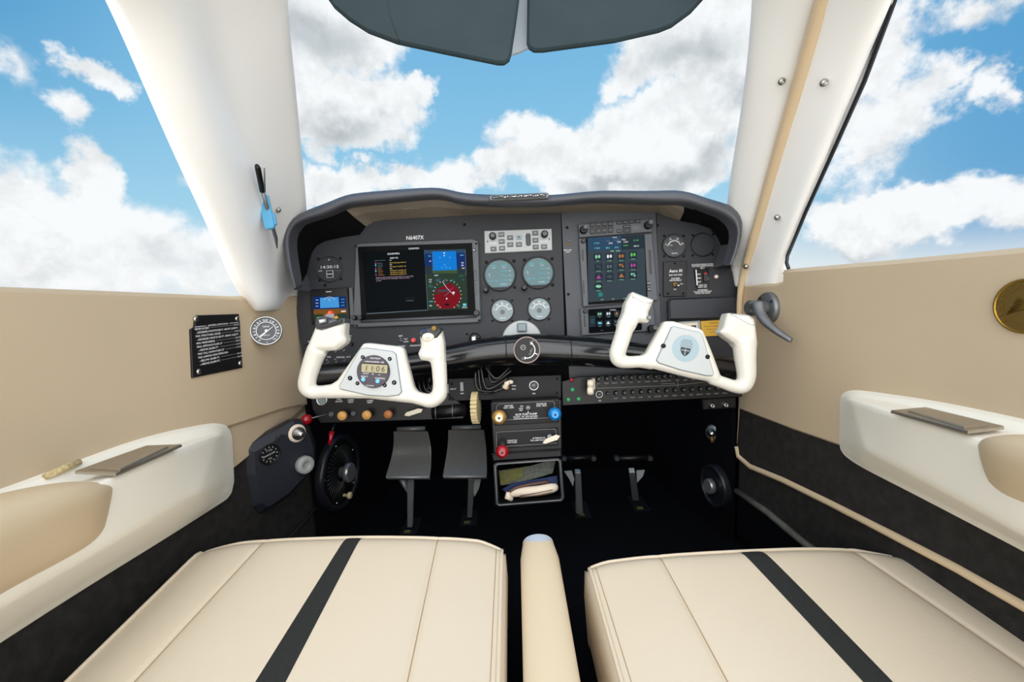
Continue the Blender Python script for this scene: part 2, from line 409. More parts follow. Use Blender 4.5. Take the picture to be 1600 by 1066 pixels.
CR, SR = math.cos(ROLL), math.sin(ROLL)
class PF:
    """a flat face square to the cabin's tilted instrument panel, at distance D; px() turns a photo point into metres on it"""
    def __init__(s, D, cx=800, cy=533):
        s.D = D; s.k = D/FPX; s.M = FM(cx, cy, D); s.cx = cx; s.cy = cy
    def q(s, px, py):
        a = (px-s.cx)*s.k; b = (s.cy-py)*s.k; return (a*CR+b*SR, -a*SR+b*CR)
    def poly(s, pts): return [s.q(*p) for p in pts]
# ================================================================ cabin shell
def wx(side, Y): return -(.56-.109*(Y-.5)) if side < 0 else .575-.0818*(Y-.5)
def wall_frame(side, d=0):
    A = Vector((wx(side, .5), .5, CAMZ)); B = Vector((wx(side, 1.05), 1.05, CAMZ)); t = (B-A).normalized()
    n = t.cross(Vector((0, 0, 1))) if side < 0 else Vector((0, 0, 1)).cross(t)
    if n.x*side > 0: n = -n
    u = t if side < 0 else -t        # reads left to right for the viewer
    return frame(A+n*d, n, u)
WL, WR = wall_frame(-1), wall_frame(1)
def won(side, px, py, d=0):
    M = WL if side < 0 else WR; n = Vector(M.col[2][:3]); P = M.translation+n*d
    return hit(px, py, P, n)
def wuv(side, px, py, d=0):
    M = WL if side < 0 else WR; p = M.inverted() @ won(side, px, py, d); return (p.x, p.y)
def wyz(side, Y, Z):
    M = WL if side < 0 else WR; p = M.inverted() @ Vector((wx(side, Y), Y, Z)); return (p.x, p.y)
HZ = CAMZ
# ---- left side: tan upper panel, seam, tan ledge, charcoal carpet
zl = (WL.inverted() @ won(-1, 370, 462)).y
b = MB(WL)
crz = [wuv(-1, 505, 624), wuv(-1, 440, 641), wuv(-1, 370, 664)]
sl = (crz[2][1]-crz[1][1])/(crz[2][0]-crz[1][0])
xb = wyz(-1, -.35, HZ)[0]
crz.append((xb, crz[2][1]+sl*(xb-crz[2][0])))
sill = [wuv(-1, 0, 449), wuv(-1, 180, 456), wuv(-1, 370, 464)]
ss = (sill[2][1]-sill[0][1])/(sill[2][0]-sill[0][0])
xf = wyz(-1, 1.5, HZ)[0]
top = [(xb, sill[0][1]+ss*(xb-sill[0][0]))]+sill+[(wyz(-1, 1.06, HZ)[0], sill[2][1]+.001), (wyz(-1, 1.10, HZ)[0], sill[2][1]-.01)]
cr2 = [(wyz(-1, 1.10, HZ)[0], crz[0][1]+.006)]+crz
b.prism(top+cr2, -.05, .006, 'tan_vinyl', ch=.0055)
struct(b.build('wall_left', shade=False))
# rolled top edge of the padded panel
b = MB(); rows = []
for t in range(13):
    a = t/12*PI; rows.append([WL @ Vector((x, y-.012+.012*math.sin(a)+.002, -.018+.0225*math.cos(a)*-1)) for x, y in top[:-1]])
b.grid(rows, 'tan_vinyl'); struct(b.build('trim_1'), 'padded tan top roll of the left side panel')
b = MB(WL)
lb = [wuv(-1, 505, 645), wuv(-1, 392, 712), wuv(-1, 352, 745)]; sl2 = (lb[2][1]-lb[1][1])/(lb[2][0]-lb[1][0])
lb.append((xb, lb[2][1]+.2*sl2*(xb-lb[2][0])))
b.prism([(p[0], p[1]+.004) for p in cr2[::-1]]+[(cr2[0][0], lb[0][1]+.01)]+lb, -.05, -.002, 'tan_vinyl', ch=.002)
struct(b.build('trim_2'), 'tan lower ledge of the left side panel')
b = MB(WL)
b.prism([(xb, 0.01), (xb, -.64), (xf, -.64), (xf, .0), (lb[0][0], .0)]+[(x, y+.0) for x, y in []], -.06, -.008, 'carpet_charcoal')
struct(b.build('wall_left'), 'charcoal carpet lining low on the left side')
# ---- right side
zr = (WR.inverted() @ won(1, 1300, 414)).y
rs = [wuv(1, 1226, 422), wuv(1, 1400, 407), wuv(1, 1600, 388)]; rsl = (rs[2][1]-rs[0][1])/(rs[2][0]-rs[0][0])
xbr = wyz(1, -.35, HZ)[0]; xfr = wyz(1, 1.5, HZ)[0]
topr = [(xbr, rs[2][1]+rsl*(xbr-rs[2][0]))]+rs[::-1]+[wuv(1, 1225, 440), wuv(1, 1215, 443), wuv(1, 1158, 445)]
low = [wuv(1, 1157, 640), wuv(1, 1240, 672), wuv(1, 1315, 698), wuv(1, 1420, 740)]; lsl = (low[3][1]-low[0][1])/(low[3][0]-low[0][0])
low.append((xbr, low[3][1]+lsl*(xbr-low[3][0])))
b = MB(WR); b.prism(topr+low, -.05, .006, 'tan_vinyl', ch=.0055); struct(b.build('wall_right'))
b = MB(); rows = []
for t in range(13):
    a = t/12*PI; rows.append([WR @ Vector((x, y-.010+.010*math.sin(a)+.002, -.018-.0225*math.cos(a))) for x, y in topr[:4]])
b.grid(rows, 'tan_vinyl'); struct(b.build('trim_3'), 'padded tan top roll of the door panel')
pip = [wuv(1, 1153, 695), wuv(1, 1156, 711), wuv(1, 1175, 727), wuv(1, 1225, 747), wuv(1, 1300, 783), wuv(1, 1400, 833), wuv(1, 1500, 884), wuv(1, 1600, 940)]
psl = (pip[-1][1]-pip[-3][1])/(pip[-1][0]-pip[-3][0]); pip.append((xbr, pip[-1][1]+psl*(xbr-pip[-1][0])))
b = MB(WR); b.prism([(p[0], p[1]+.003) for p in low[::-1]]+pip, -.05, .003, 'carpet_charcoal', ch=.002); struct(b.build('wall_right'), 'charcoal carpet band along the bottom of the door')
b = MB(); b.tube([WR @ Vector((x, y-.004, .002)) for x, y in pip], .0065, 'tan_leather', 10)
struct(b.build('trim_4'), 'tan door seal piping running down to the floor sill')
sil = [wuv(1, 1151, 766), wuv(1, 1200, 800), wuv(1, 1250, 842)]; s3 = (sil[-1][1]-sil[0][1])/(sil[-1][0]-sil[0][0]); sil.append((xbr, sil[-1][1]+s3*(xbr-sil[-1][0])))
b = MB(WR); b.prism([(x, y-.006) for x, y in pip[::-1]]+[(sil[0][0], sil[0][1])]+sil[1:], -.05, -.004, 'carpet_charcoal', ch=.002); struct(b.build('wall_right'), 'charcoal carpet strip under the door seal')
b = MB(); b.tube([WR @ Vector((x, y-.002, .000)) for x, y in sil], .0075, 'aluminium', 8); struct(b.build('trim_5'), 'worn metal and tan sill rail at the foot of the door opening')
b = MB(WR); b.prism([(x, y-.004) for x, y in sil[::-1]]+[(sil[0][0], -.62), (xbr, -.62)], -.05, -.003, 'carpet_black'); struct(b.build('wall_right'), 'black carpet below the door sill')
# ---- floor, footwell
b = MB(); b.box(0, .6, -.01, 1.3, 1.94, .02, 'carpet_black'); struct(b.build('floor'))
b = MB(); b.box(0, 1.56, .40, 1.2, .02, .80, 'carpet_black'); struct(b.build('wall_front'), 'black carpeted firewall at the end of the footwell')
# kick panels, turned a little to the seats
def kick(side, pxs, Y0, Y1, name):
    x0 = wx(side, Y0)+(-side)*.012; x1 = x0-side*(Y1-Y0)*math.tan(math.radians(9))
    P = Vector((x0, Y0, 0)); Q = Vector((x1, Y1, 0)); u = (Q-P).normalized()*(1 if side < 0 else -1)
    n = Vector((0, 0, 1)).cross(u)*-1
    if n.y > 0: n = -n
    M = frame((P+Q)/2, n, u); L_ = (Q-P).length
    b = MB(M); b.box(0, .31, -.006, L_, .62, .012, 'carpet_black'); struct(b.build('wall_'+name), 'black carpeted kick panel'); return M
for sd in (-1, 1):
    b = MB(); x0 = wx(sd, 1.03); x1 = wx(sd, 1.58); o_ = .022*sd
    b.add([(x0+o_, 1.03, 0), (x1+o_, 1.58, 0), (x1+o_, 1.58, HZ+.06), (x0+o_, 1.03, HZ+.0), (x0+o_*2, 1.03, 0), (x1+o_*2, 1.58, 0), (x1+o_*2, 1.58, HZ+.06), (x0+o_*2, 1.03, HZ+.0)], [(0, 1, 2, 3), (4, 7, 6, 5), (0, 4, 5, 1), (3, 2, 6, 7), (1, 5, 6, 2), (0, 3, 7, 4)], 'black_matte')
    struct(b.build('wall_left' if sd < 0 else 'wall_right'), 'black side of the footwell')
KL = kick(-1, None, 1.06, 1.56, 'left'); KR = kick(1, None, 1.06, 1.56, 'right')
b = MB(); 
b.tube([atZ(400, 900, .03) if False else won(-1, 380, 915, .004), won(-1, 460, 832, .004), won(-1, 501, 786, .004)], .003, 'carpet_charcoal', 6)
struct(b.build('trim_6'), 'carpet seam at the bottom of the left side')
# ---- windscreen pillars and door frame: smooth shells with real thickness
def shell(name, rows, m, label, thick=.012, sub=2, crease=None):
    rows = [[p+(p-q)*1.3 for p, q in zip(rows[0], rows[1])]]+rows
    b = MB(); b.grid(rows, m, crease=crease); o = b.build(name, sub=sub, solid=thick, offset=0, ); struct(o, label); return o
Ys = [-130, 0, 127, 235, 330, 400, 440, 470, 486]
A_ = [(436, .60), (441, .70), (456, .80), (466, .90), (477, 1.0), (472, 1.07), (468, 1.07), (462, 1.07), (458, 1.07)]
H_ = [(405, .585), (418, .68), (432, .78), (444, .875), (456, .97), (458, 1.05), (456, 1.055), (452, 1.055), (448, 1.06)]
B_ = [(262, .53), (317, .62), (343, .70), (380, .785), (414, .87), (424, .95), (436, .985), (440, 1.0), (436, 1.02)]
D_ = [(205, .47), (262, .555), (300, .625), (336, .70), (372, .785), (398, .85), (410, .885), (428, .92), (425, .95)]
E_ = [(125, .46), (192, .55), (246, .615), (292, .68), (334, .755), (364, .82), (379, .85), (400, .88), (407, .9)]
G_ = [(105, .47), (173, .565), (227, .625), (273, .70), (317, .77), (348, .835), (364, .865), (386, .90), (400, .92)]
rows = []
for i, y in enumerate(Ys):
    back = atY(A_[i][0], y, A_[i][1])+Vector((-.012, .03, 0)); gb = atY(G_[i][0]+5, y, G_[i][1]+.035)
    rows.append([back]+[atY(c[i][0], y, c[i][1]) for c in (A_, H_, B_, D_, E_, G_)]+[gb])
shell('trim_7', rows, 'pillar_white', 'white moulded windscreen pillar on the left', crease={3: .55, 5: .4})
Ys = [-130, 0, 127, 235, 330, 400, 432, 449]
a_ = [(1190, .60), (1184, .70), (1171, .80), (1153, .90), (1137, 1.0), (1141, 1.05), (1150, 1.06), (1150, 1.06)]
b_ = [(1208, .585), (1200, .685), (1184, .785), (1168, .88), (1150, .975), (1150, 1.045), (1152, 1.05), (1152, 1.05)]
c_ = [(1310, .55), (1278, .65), (1240, .745), (1208, .84), (1183, .935), (1166, 1.01), (1158, 1.045), (1156, 1.05)]
rows = [[atY(a_[i][0], y, a_[i][1])+Vector((.012, .03, 0))]+[atY(c[i][0], y, c[i][1]) for c in (a_, b_, c_)]+[atY(c_[i][0]+8, y, c_[i][1]+.02)] for i, y in enumerate(Ys)]
shell('trim_8', rows, 'frame_white', 'white windscreen pillar on the right')
d0 = [(1330, .54), (1290, .64), (1252, .735), (1220, .83), (1194, .925), (1176, .995), (1166, 1.02), (1162, 1.03)]
d1 = [(1390, .52), (1338, .615), (1298, .70), (1260, .79), (1226, .88), (1204, .94), (1196, .965), (1194, .975)]
d2 = [(1430, .505), (1378, .595), (1333, .675), (1287, .76), (1247, .84), (1221, .91), (1213, .935), (1210, .94)]
d3 = [(1452, .51), (1396, .60), (1349, .68), (1301, .765), (1258, .85), (1229, .92), (1225, .94), (1224, .945)]
rows = [[atY(d0[i][0]-6, y, d0[i][1]+.02)]+[atY(c[i][0], y, c[i][1]) for c in (d0, d1, d2, d3)]+[atY(d3[i][0]-5, y, d3[i][1]+.035)] for i, y in enumerate(Ys)]
shell('trim_9', rows, 'frame_white', 'white moulded front frame of the door window')
# door seal piping between pillar and door frame, running on down beside the panel
pp = [(1305, -60, .60), (1281, 0, .643), (1247, 127, .738), (1214, 235, .835), (1188, 330, .93), (1168, 400, 1.0), (1158, 432, 1.03), (1155, 470, 1.04), (1156, 520, 1.045), (1158, 600, 1.05), (1158, 660, 1.06), (1153, 700, 1.07)]
b = MB(); b.tube([atY(*p)+Vector((-.004 if p[1] > 440 else 0, -.006, 0)) for p in pp], [.010]*6+[.008, .006, .006, .005, .005, .004], 'tan_leather', 12); struct(b.build('trim_10', sub=1), 'tan leather covered door seal beside the right pillar')
# windows
def window(n, pts, label):
    b = MB(); b.add(pts, [tuple(range(len(pts)))], 'glass'); o = b.build('window_%d' % n); return struct(o, label)
gl = [atY(g[0]+10, y, g[1]+.012) for g, y in zip(G_[:8], [-130, 0, 127, 235, 330, 400, 440, 470])]
window(2, gl+[WL @ Vector((xb, top[0][1], -.02)), Vector((-.50, -.35, HZ+.50)), Vector((-.47, gl[0].y, HZ+.50))], 'clear side window on the left')
gr = [atY(g[0]-3, y, g[1]+.012) for g, y in zip(d3[:7], [-130, 0, 127, 235, 330, 400, 425])]
w3 = window(3, gr+[WR @ Vector((xbr, topr[0][1], -.02)), Vector((.52, -.35, HZ+.50)), Vector((.48, gr[0].y, HZ+.50))], 'clear door window on the right')
b = MB(); b.tube([atY(g[0]+1.5, y, g[1]-.008-.000022*max(0, y)) for g, y in zip(d3[:6], [-130, 0, 127, 235, 330, 400])]+[atY(1229, 411, .900), atY(1232, 419, .885)], .0034, 'rubber', 8, up=(1, 0, 0)); b.build('seal', w3)
rows = []
for i, y in enumerate([-130, 0, 127, 235, 330, 400]):
    p = atY(A_[i][0], y, A_[i][1])+Vector((-.01, .035, 0)); q = atY(a_[i][0], y, a_[i][1])+Vector((.01, .035, 0)); r = []
    for k in range(13): t = k/12; r.append(p.lerp(q, t)+Vector((0, .16*math.sin(PI*t), .02*math.sin(PI*t))))
    rows.append(r)
b = MB(); b.grid(rows, 'glass'); struct(b.build('window_1'), 'wide clear windscreen over the glareshield')
# pillar and frame screws
for side, pts in ((-1, [(386, 127, .765), (434, 328, .925)]), (1, [(1222, 127, .757), (1288, 129, .705), (1215, 340, .893), (1166, 417, 1.0)])):
    for (x, y, Y) in pts:
        P = atY(x, y, Y-(.012 if side > 0 else .022)); M = frame(P, Vector((.25*-side, -1, -.2)), UX)
        b = MB(M); b.lathe(0, 0, [(.0052, -.004), (.0052, .001), (.0035, .0028), (0, .0032)], 'screw_steel', 16).box(0, 0, .003, .006, .001, .0008, 'screw_dark', rot=.6)
        o = b.build('pillar_screw'); tag(o, {386: 'steel screw high on the left windscreen pillar', 434: 'steel screw on the left pillar beside the pen clip', 1222: 'steel screw high on the right pillar, left of the tan seal',
            1288: 'steel screw high on the door frame, right of the tan seal', 1215: 'steel screw midway down the white door frame', 1166: 'small screw low on the door frame beside the glareshield'}[x], 'screw', 'trim screws')

# ================================================================ glareshield
OUT = [(458,453),(447,420),(441,388),(439,367),(447,347),(465,333),(492,322),(512,315),(530,307),(548,301),(580,298),(620,295),(660,292),(688,292),(705,296),(725,301),(760,303),(815,304),(865,304),(900,300),(938,296),(985,297),(1030,297),(1055,295),(1080,299),(1100,307),(1125,314),(1148,321),(1160,335),(1162,355),(1157,385),(1146,412)]
INN = [(464,448),(458,418),(454,390),(453,370),(461,353),(476,345),(503,339),(521,332),(534,324),(552,320),(580,318),(620,314),(660,309),(688,308),(705,313),(722,318),(760,320),(815,321),(865,320),(900,316),(938,313),(985,315),(1030,317),(1052,318),(1075,317),(1092,325),(1117,331),(1136,341),(1148,352),(1151,368),(1146,390),(1137,415)]
PAN = [(474,448),(480,425),(484,405),(488,394),(495,384),(508,377),(535,371),(562,367),(572,354),(583,347),(600,344),(630,342),(662,340),(690,339),(706,338),(724,337),(760,335),(815,334),(865,333),(900,332),(938,331),(985,331),(1026,333),(1038,338),(1062,345),(1090,350),(1110,357),(1120,370),(1127,385),(1133,400),(1138,412),(1141,420)]
rows = []; side_r = []
for i, ((ox, oy), (ix, iy), (qx, qy)) in enumerate(zip(OUT, INN, PAN)):
    o1 = F(ox, oy, .955); back = o1+Vector((0, .26, -.012)); l = lambda t, D: F(ox+(ix-ox)*t, oy+(iy-oy)*t, D)
    rows.append([back, o1+Vector((0, .06, -.002)), F(ox, oy, .962), l(.10, .944), l(.45, .934), l(.85, .940), l(1.0, .952), F(ix, iy, .952)+Vector((0, .03, 0))])
    side_r.append([F(ix, iy, .955)+Vector((0, .02, 0)), F((ix+qx)/2, (iy+qy)/2, 1.0), F(qx, qy, 1.049)])
gs = empty('glareshield', frame(F(800, 310, .95), -FWD, UX), 'black padded leather glareshield hooding the instrument panel', 'glareshield')
b = MB(); b.grid(rows, 'dark_leather'); b.build('padded_rim', gs, sub=1)
b = MB(); b.grid(side_r[:9], 'black_matte'); b.build('side_lining', gs)
b = MB(); b.grid(side_r[24:], 'black_matte'); b.build('side_lining', gs)
b = MB(); b.grid([side_r[8]]+side_r[9:24]+[side_r[24]], 'board_tan', smooth=False); o = b.build('underside_board', gs); o['label'] = 'beige underside board'
def gp(px, py): # on the sloping underside
    P0, P1, P2 = F(588, 340, 1.049), F(580, 318, .972), F(760, 335, 1.049); n = (P1-P0).cross(P2-P0).normalized(); return hit(px, py, P0, n), n
P, n = gp(642, 324)
if n.dot(FWD) > 0: n = -n
b = MB(frame(P+n*.003, n, UX)); b.text('ATX 201 +X'[:0] or 'AT7 20 +X', 0, 0, .004, 0, 'paint_white', w=.035); b.build('faint_marking', gs)
# holder strip on the rim
b = MB(PF(.93, 811, 308).M); b.rr(0, 0, .122, .012, .005, -.012, .004, 'dull_metal', ch=.002); b.rr(0, -.0002, .112, .0065, .003, .004, .0055, 'bezel_dark', ch=.0005)
for i in range(26): b.rr((i-12.5)*.0041+random.uniform(-.001, .001), random.uniform(-.001, .0012), random.uniform(.001, .0032), random.uniform(.0008, .0022), .0004, .0055, .0062, 'metal' if i % 3 else 'paint_white')
o = b.build('map_light_strip'); tag(o, 'slim chrome strip set in the top of the glareshield', 'light strip')
# old foam at the torn left tip
b = MB(); b.tube([F(458, 420, .975), F(461, 434, .972), F(463, 447, .965)], [.003, .0065, .006], 'old_foam', 8); o = b.build('torn_edge', gs); o['label'] = 'brown exposed backing at the torn tip'
# ================================================================ instrument panel
P1 = PF(1.05)
K = P1.k
pn = empty('instrument_panel', FM(800, 430, 1.05), 'black textured instrument panel filling the space under the glareshield', 'instrument panel')
leftout = [(479,437),(466,452),(463,487),(468,530),(476,570),(484,604)]
po = PAN[1:17]+[(815,334),(868,333)]
b = MB(P1.M); b.prism(P1.poly([(876,333)]+po[::-1]+leftout[1:4]+[(476,572),(620,574),(886,566),(882,520)]), -.004, 0, 'panel_black'); b.build('left_plate', pn)
b = MB(P1.M); b.prism(P1.poly([(877,333),(900,332),(938,331),(1024,331),(1036,600),(890,600)][::-1]), -.004, .0015, 'stack_grey'); b.build('radio_plate', pn)
b = MB(P1.M); b.prism(P1.poly([(1026,333)]+PAN[23:31]+[(1141,416),(1150,428),(1155,442),(1156,480),(1158,530),(1160,612),(1034,612)])[::-1], -.005, -.001, 'panel_black'); b.build('right_plate', pn)
b = MB(P1.M)
for (x, y) in ((876.5, 430), (1025.5, 430)):
    u, v = P1.q(x, y); b.box(u, v, .001, .0012, .26, .002, 'black_matte', rot=.0)
b = MB(P1.M); b.prism(P1.poly([(862,338),(1050,336),(1050,598),(484,604),(478,560),(862,540)])[::-1], -.012, -.006, 'black_matte'); b.build('backing_plate', pn)
def lettering(F_, parent, items, m='paint_white', z=.0004, name='lettering'):
    b = MB(F_.M)
    for it in items:
        t, x, y, h = it[:4]; w = it[4] if len(it) > 4 else None; al = it[5] if len(it) > 5 else 'C'
        u, v = F_.q(x, y); b.text(t, u, v, h*F_.k, z, m, al, w=w*F_.k if w else None, bold=h*F_.k*.022)
    return b.build(name, parent)
lettering(P1, pn, [('N6407X', 648.5, 371.5, 6.2, 27)])
lettering(P1, pn, [('BAT', 626, 525, 2.4), ('TEST', 634, 530, 2), ('NORM', 634, 534, 2), ('MASTER', 628, 541, 2.2), ('ANNUNCIATOR', 649, 540, 2.2, 17), ('OFF', 484, 534, 2.2), ('GEN', 546, 525, 2.2), ('ALT', 546, 529, 2.2), ('RADAR  ALT', 537, 558, 2.4, 22), ('FAN', 514, 558, 2.2)], name='switch_lettering')
def screw(F_, px, py, parent, r=2.1, z=0, m='screw_dark'):
    u, v = F_.q(px, py); k = F_.k; b = MB(F_.M)
    b.lathe(u, v, [(r*k, z), (r*k, z+.0006), (r*k*.55, z+.0014)], m, 12); b.box(u, v, z+.0015, r*k*1.0, r*k*.22, .0003, 'black_matte', rot=.7); b.box(u, v, z+.0015, r*k*1.0, r*k*.22, .0003, 'black_matte', rot=-.87)
    return b.build('screw', parent)
for (x, y) in ((726, 351), (886, 356), (888, 460), (1027, 352), (1030, 461), (484, 447), (508, 446), (560, 388)): screw(P1, x, y, pn, 2.3, z=.0016 if 877 < x < 1026 else 0)
def thing(name, px, py, label, cat, group=None, F_=P1):
    return empty(name, frame(F_.M @ Vector((*F_.q(px, py), 0)), -FWD, UX), label, cat, group)
def knob(F_, px, py, r, z0, z1, parent, m='black_plastic', name='knob', top=None, r1=None, cap=None):
    u, v = F_.q(px, py); k = F_.k; b = MB(F_.M); r *= k; r1 = r if r1 is None else r1*k
    b.lathe(u, v, [(r, z0), (r*1.02, z0+.3*(z1-z0)), (r1, z1-r*.25), (r1*.82, z1)], m, 20)
    if cap: b.disc(u, v, r1*.6, z1+.0003, cap, 20)
    return b.build(name, parent)
# ---- digital clock with usb sockets
t = thing('panel_clock', 515, 421, 'small round black digital clock with two usb sockets, at the upper left of the panel', 'clock')
u, v = P1.q(515, 421); b = MB(P1.M)
b.lathe(u, v, [(20.5*K, 0), (20.5*K, .002), (19.3*K, .0024), (19*K, .001)], 'bezel_dark', 40).disc(u, v, 19.4*K, .0011, 'panel_black', 40); b.build('bezel', t)
b = MB(P1.M); b.text('14:30:15', u+.001, v+.0055, .0068, .0014, 'paint_white', w=.041); b.box(u-.021, v-.003, .0014, .008, .0012, .0003, 'paint_white'); b.box(u, v+.022, .0014, .004, .0014, .0003, 'paint_white', rot=.7)
for i in range(3): b.box(u+.015+.004*i, v-.004, .0014, .0016, .0008, .0003, 'paint_dim')
b.build('digits', t)
for dy in (-.006, -.0145):
    b = MB(P1.M); b.rr(u+.001, v+dy-.001, .0165, .0085, .0008, .001, .0022, 'silver_face'); b.rr(u+.001, v+dy-.001, .0125, .005, .0005, .0022, .0024, 'black_plastic'); b.build('usb_socket', t)
for dx, dy in ((-17.5, -16), (17, -17), (-15, 17), (18, 15)): screw(P1, 515+dx, 421+dy, t, 2.2)
# ---- big glass cockpit display
def rail(F_, x0, x1, y0, y1, z, parent, name, m='bezel_grey'):
    pts = F_.poly([(x0, y0), (x1, y0), (x1, y1), (x0, y1)])[::-1]
    b = MB(F_.M); b.prism(pts, 0, z, m, ch=.0012); return b.build(name, parent)
t = thing('flight_display', 655, 445, 'large landscape flight display with a black maker page and a blue and red flight page', 'display')
b = MB(P1.M); b.prism(P1.poly([(557,384),(563,381),(739,374),(748,378),(752,499),(750,504),(738,505),(571,512),(556,512),(553,506)])[::-1], 0, .008, 'bezel_grey', ch=.002)
b.prism(P1.poly([(561,387),(738,381),(744,495),(567,502)])[::-1], .008, .0095, 'glass_black', ch=.0004); b.build('bezel', t)
b = MB(P1.M); a, c = P1.q(566, 504), P1.q(744, 496); 
b.tube([(a[0], a[1]+.002, .010), (c[0], c[1]+.002, .010)], .0035, 'bezel_grey', 10); b.build('lower_bar', t)
for (x, y) in ((557.5, 497), (567, 497), (745.5, 490)): knob(P1, x, y, 4.6 if x > 700 else 3.6, .006, .024, t, 'bezel_dark')
for yy, hh in ((0, 17), (21, 17)):
    u, v = P1.q(742.8, 432+yy); b = MB(P1.M); b.rr(u, v, 4.2*K, hh*K, .0022, .008, .0085, 'bezel_dark').rr(u, v, 2.6*K, (hh-2)*K, .0015, .0085, .0088, 'bezel_grey'); b.build('card_slot', t)
u, v = P1.q(741, 392); b = MB(P1.M); b.rr(u, v, 5.4*K, 4.6*K, .001, .008, .0095, 'bezel_dark').disc(u, v, .0015, .0096, 'paint_white', 12); b.build('button', t)
for (x, y) in ((744.5, 382), (558, 386), (749, 501), (559, 509)): screw(P1, x, y, t, 1.7, z=.008)
# page content sits behind the glass front as flat lit shapes
SW, SH = (752-550)/100., 0
def S(cx, cy): return (550+cx*210/1599, 370+cy*140/1066)     # detail coordinates to the frame of the photo
b = MB(P1.M); z = .0097
def SP(pts, m, dz=0): b.poly([P1.q(*S(*p)) for p in pts][::-1], z+dz, m)
def ST(s_, cx, cy, h, m, dz=.0003, w=None, al='L'):
    u, v = P1.q(*S(cx, cy)); b.text(s_, u, v, h*.1313*K, z+dz, m, al, w=w*.1313*K if w else None, bold=.0001)
SP([(130,185),(868,165),(910,872),(190,915)], 'scr_black')
SP([(130,185),(420,176),(300,480),(170,560)], 'scr_navy', .0001) if False else None
SP([(190,915),(910,872),(911,880),(192,925)], 'scr_dim', .0001)
SP([(868,165),(872,165),(914,875),(908,875)], 'scr_dim', .0002)
ST('GARMIN', 745, 150, 20, 'scr_white', al='C', w=122); ST('GARMIN', 505, 212, 22, 'scr_white', al='C', w=140)
ST('G500 TXi', 512, 262, 17, 'scr_white', al='C', w=95); ST('System Version', 285, 294, 11, 'scr_dim', w=125); ST('1.10', 458, 290, 11, 'scr_white')
for i, (n_, c_, vv) in enumerate((('Basemap', 'scr_dim', 'NAV basemap 5.00 US'), ('Database', 'scr_dim', 'N/A'), ('SafeTaxi', 'scr_dim', 'US Avail 12-DEC US'), ('Charts', 'scr_orange', 'N/A'), ('Obstacle', 'scr_orange', 'US Expires 12-DEC US'), ('Terrain', 'scr_orange', 'US Expires 2-JAN US'), ('Navigation', 'scr_orange', 'US Expires 2-JAN US'))):
    y = 325+i*23; ST(n_, 315+2*i, y, 12, c_); ST(vv, 462+i, y-5, 11, 'scr_yellow' if len(vv) > 4 else 'scr_white', w=190 if len(vv) > 4 else None)
    SP([(288+i, y-8), (302+i, y-8), (302+i, y+7), (288+i, y+7)], ('scr_magenta', 'scr_cyan', 'scr_steelblue')[i % 3], .0003)
ST('All data must be verified by the pilot before it is used in flight.', 300, 494, 10, 'scr_pink', w=445); ST('Press any key for the next page. Keep the system', 302, 512, 10, 'scr_pink', w=400); ST('up to date.', 303, 532, 10, 'scr_pink')
ST('Continue', 700, 763, 15, 'scr_dim', al='C', w=90); SP([(640,735),(755,728),(755,730),(640,737)], 'scr_slate', .0002)
# flight page
SP([(872,168),(1355,155),(1385,865),(912,876)], 'scr_green', .0002)
SP([(872,172),(1355,160),(1366,372),(880,385)], 'scr_deepblue', .0003)
SP([(872,172),(1355,160),(1357,200),(874,212)], 'scr_steelblue', .0004)
SP([(968,188),(1243,182),(1256,404),(975,412)], 'scr_blue', .0005)
SP([(975,412),(1256,404),(1260,440),(978,446)], 'scr_grass', .0005)
SP([(880,360),(975,357),(978,446),(886,450)], 'scr_tile', .0005); SP([(1256,370),(1365,366),(1370,440),(1258,440)], 'scr_tile', .0005)
def ell(cx, cy, rx, ry, m, dz, n=32): SP([(cx+rx*math.cos(2*PI*k/n), cy-ry*math.sin(2*PI*k/n)) for k in range(n)][::1], m, dz)
SP([(985,690),(1010,640),(1060,610),(1090,600),(1130,575),(1165,555),(1205,575),(1240,600),(1275,645),(1298,700),(1300,740),(1270,810),(1225,855),(1050,862),(1000,820),(985,760)][::1], 'scr_red', .0004)
SP([(985,690),(985,668),(1040,672),(1060,690)], 'scr_green', .0005); SP([(1030,640),(1160,632),(1180,655),(1040,668)], 'scr_slate', .0005)
for k in range(24):
    a = 2*PI*k/24; x, y = 1140+165*math.cos(a), 695+170*math.sin(a); SP([(x-5, y-5), (x+5, y-5), (x+5, y+5), (x-5, y+5)], 'scr_yellow' if k % 3 == 0 else 'scr_white', .0006) if 20 < y < 850 else None
def line(p, q_, w, m, dz):
    p = Vector(p); q_ = Vector(q_); d = (q_-p).normalized(); n = Vector((-d.y, d.x))*w/2; SP([p+n, q_+n, q_-n, p-n], m, dz)
line((1085,540),(1130,610),5,'scr_white',.0007); line((1130,610),(1220,700),8,'scr_pink',.0007); line((1110,710),(1175,655),5,'scr_dim',.0007); line((1165,645),(1215,610),5,'scr_magenta',.0007)
ell(1215,672,14,14,'scr_white',.0007,12); ell(1105,205,9,9,'scr_white',.0007,12); ell(1106,236,12,10,'scr_white',.0007,3); ell(1135,742,15,14,'scr_white',.0007,3); ell(1140,812,30,12,'scr_black',.0007); ell(1118,525,26,20,'scr_slate2',.0006,12)
for (x, y) in ((1055,257),(1170,255),(1080,378),(1130,375),(1170,380),(1110,345)): ell(x, y, 9, 5, 'scr_cyan', .0007, 6)
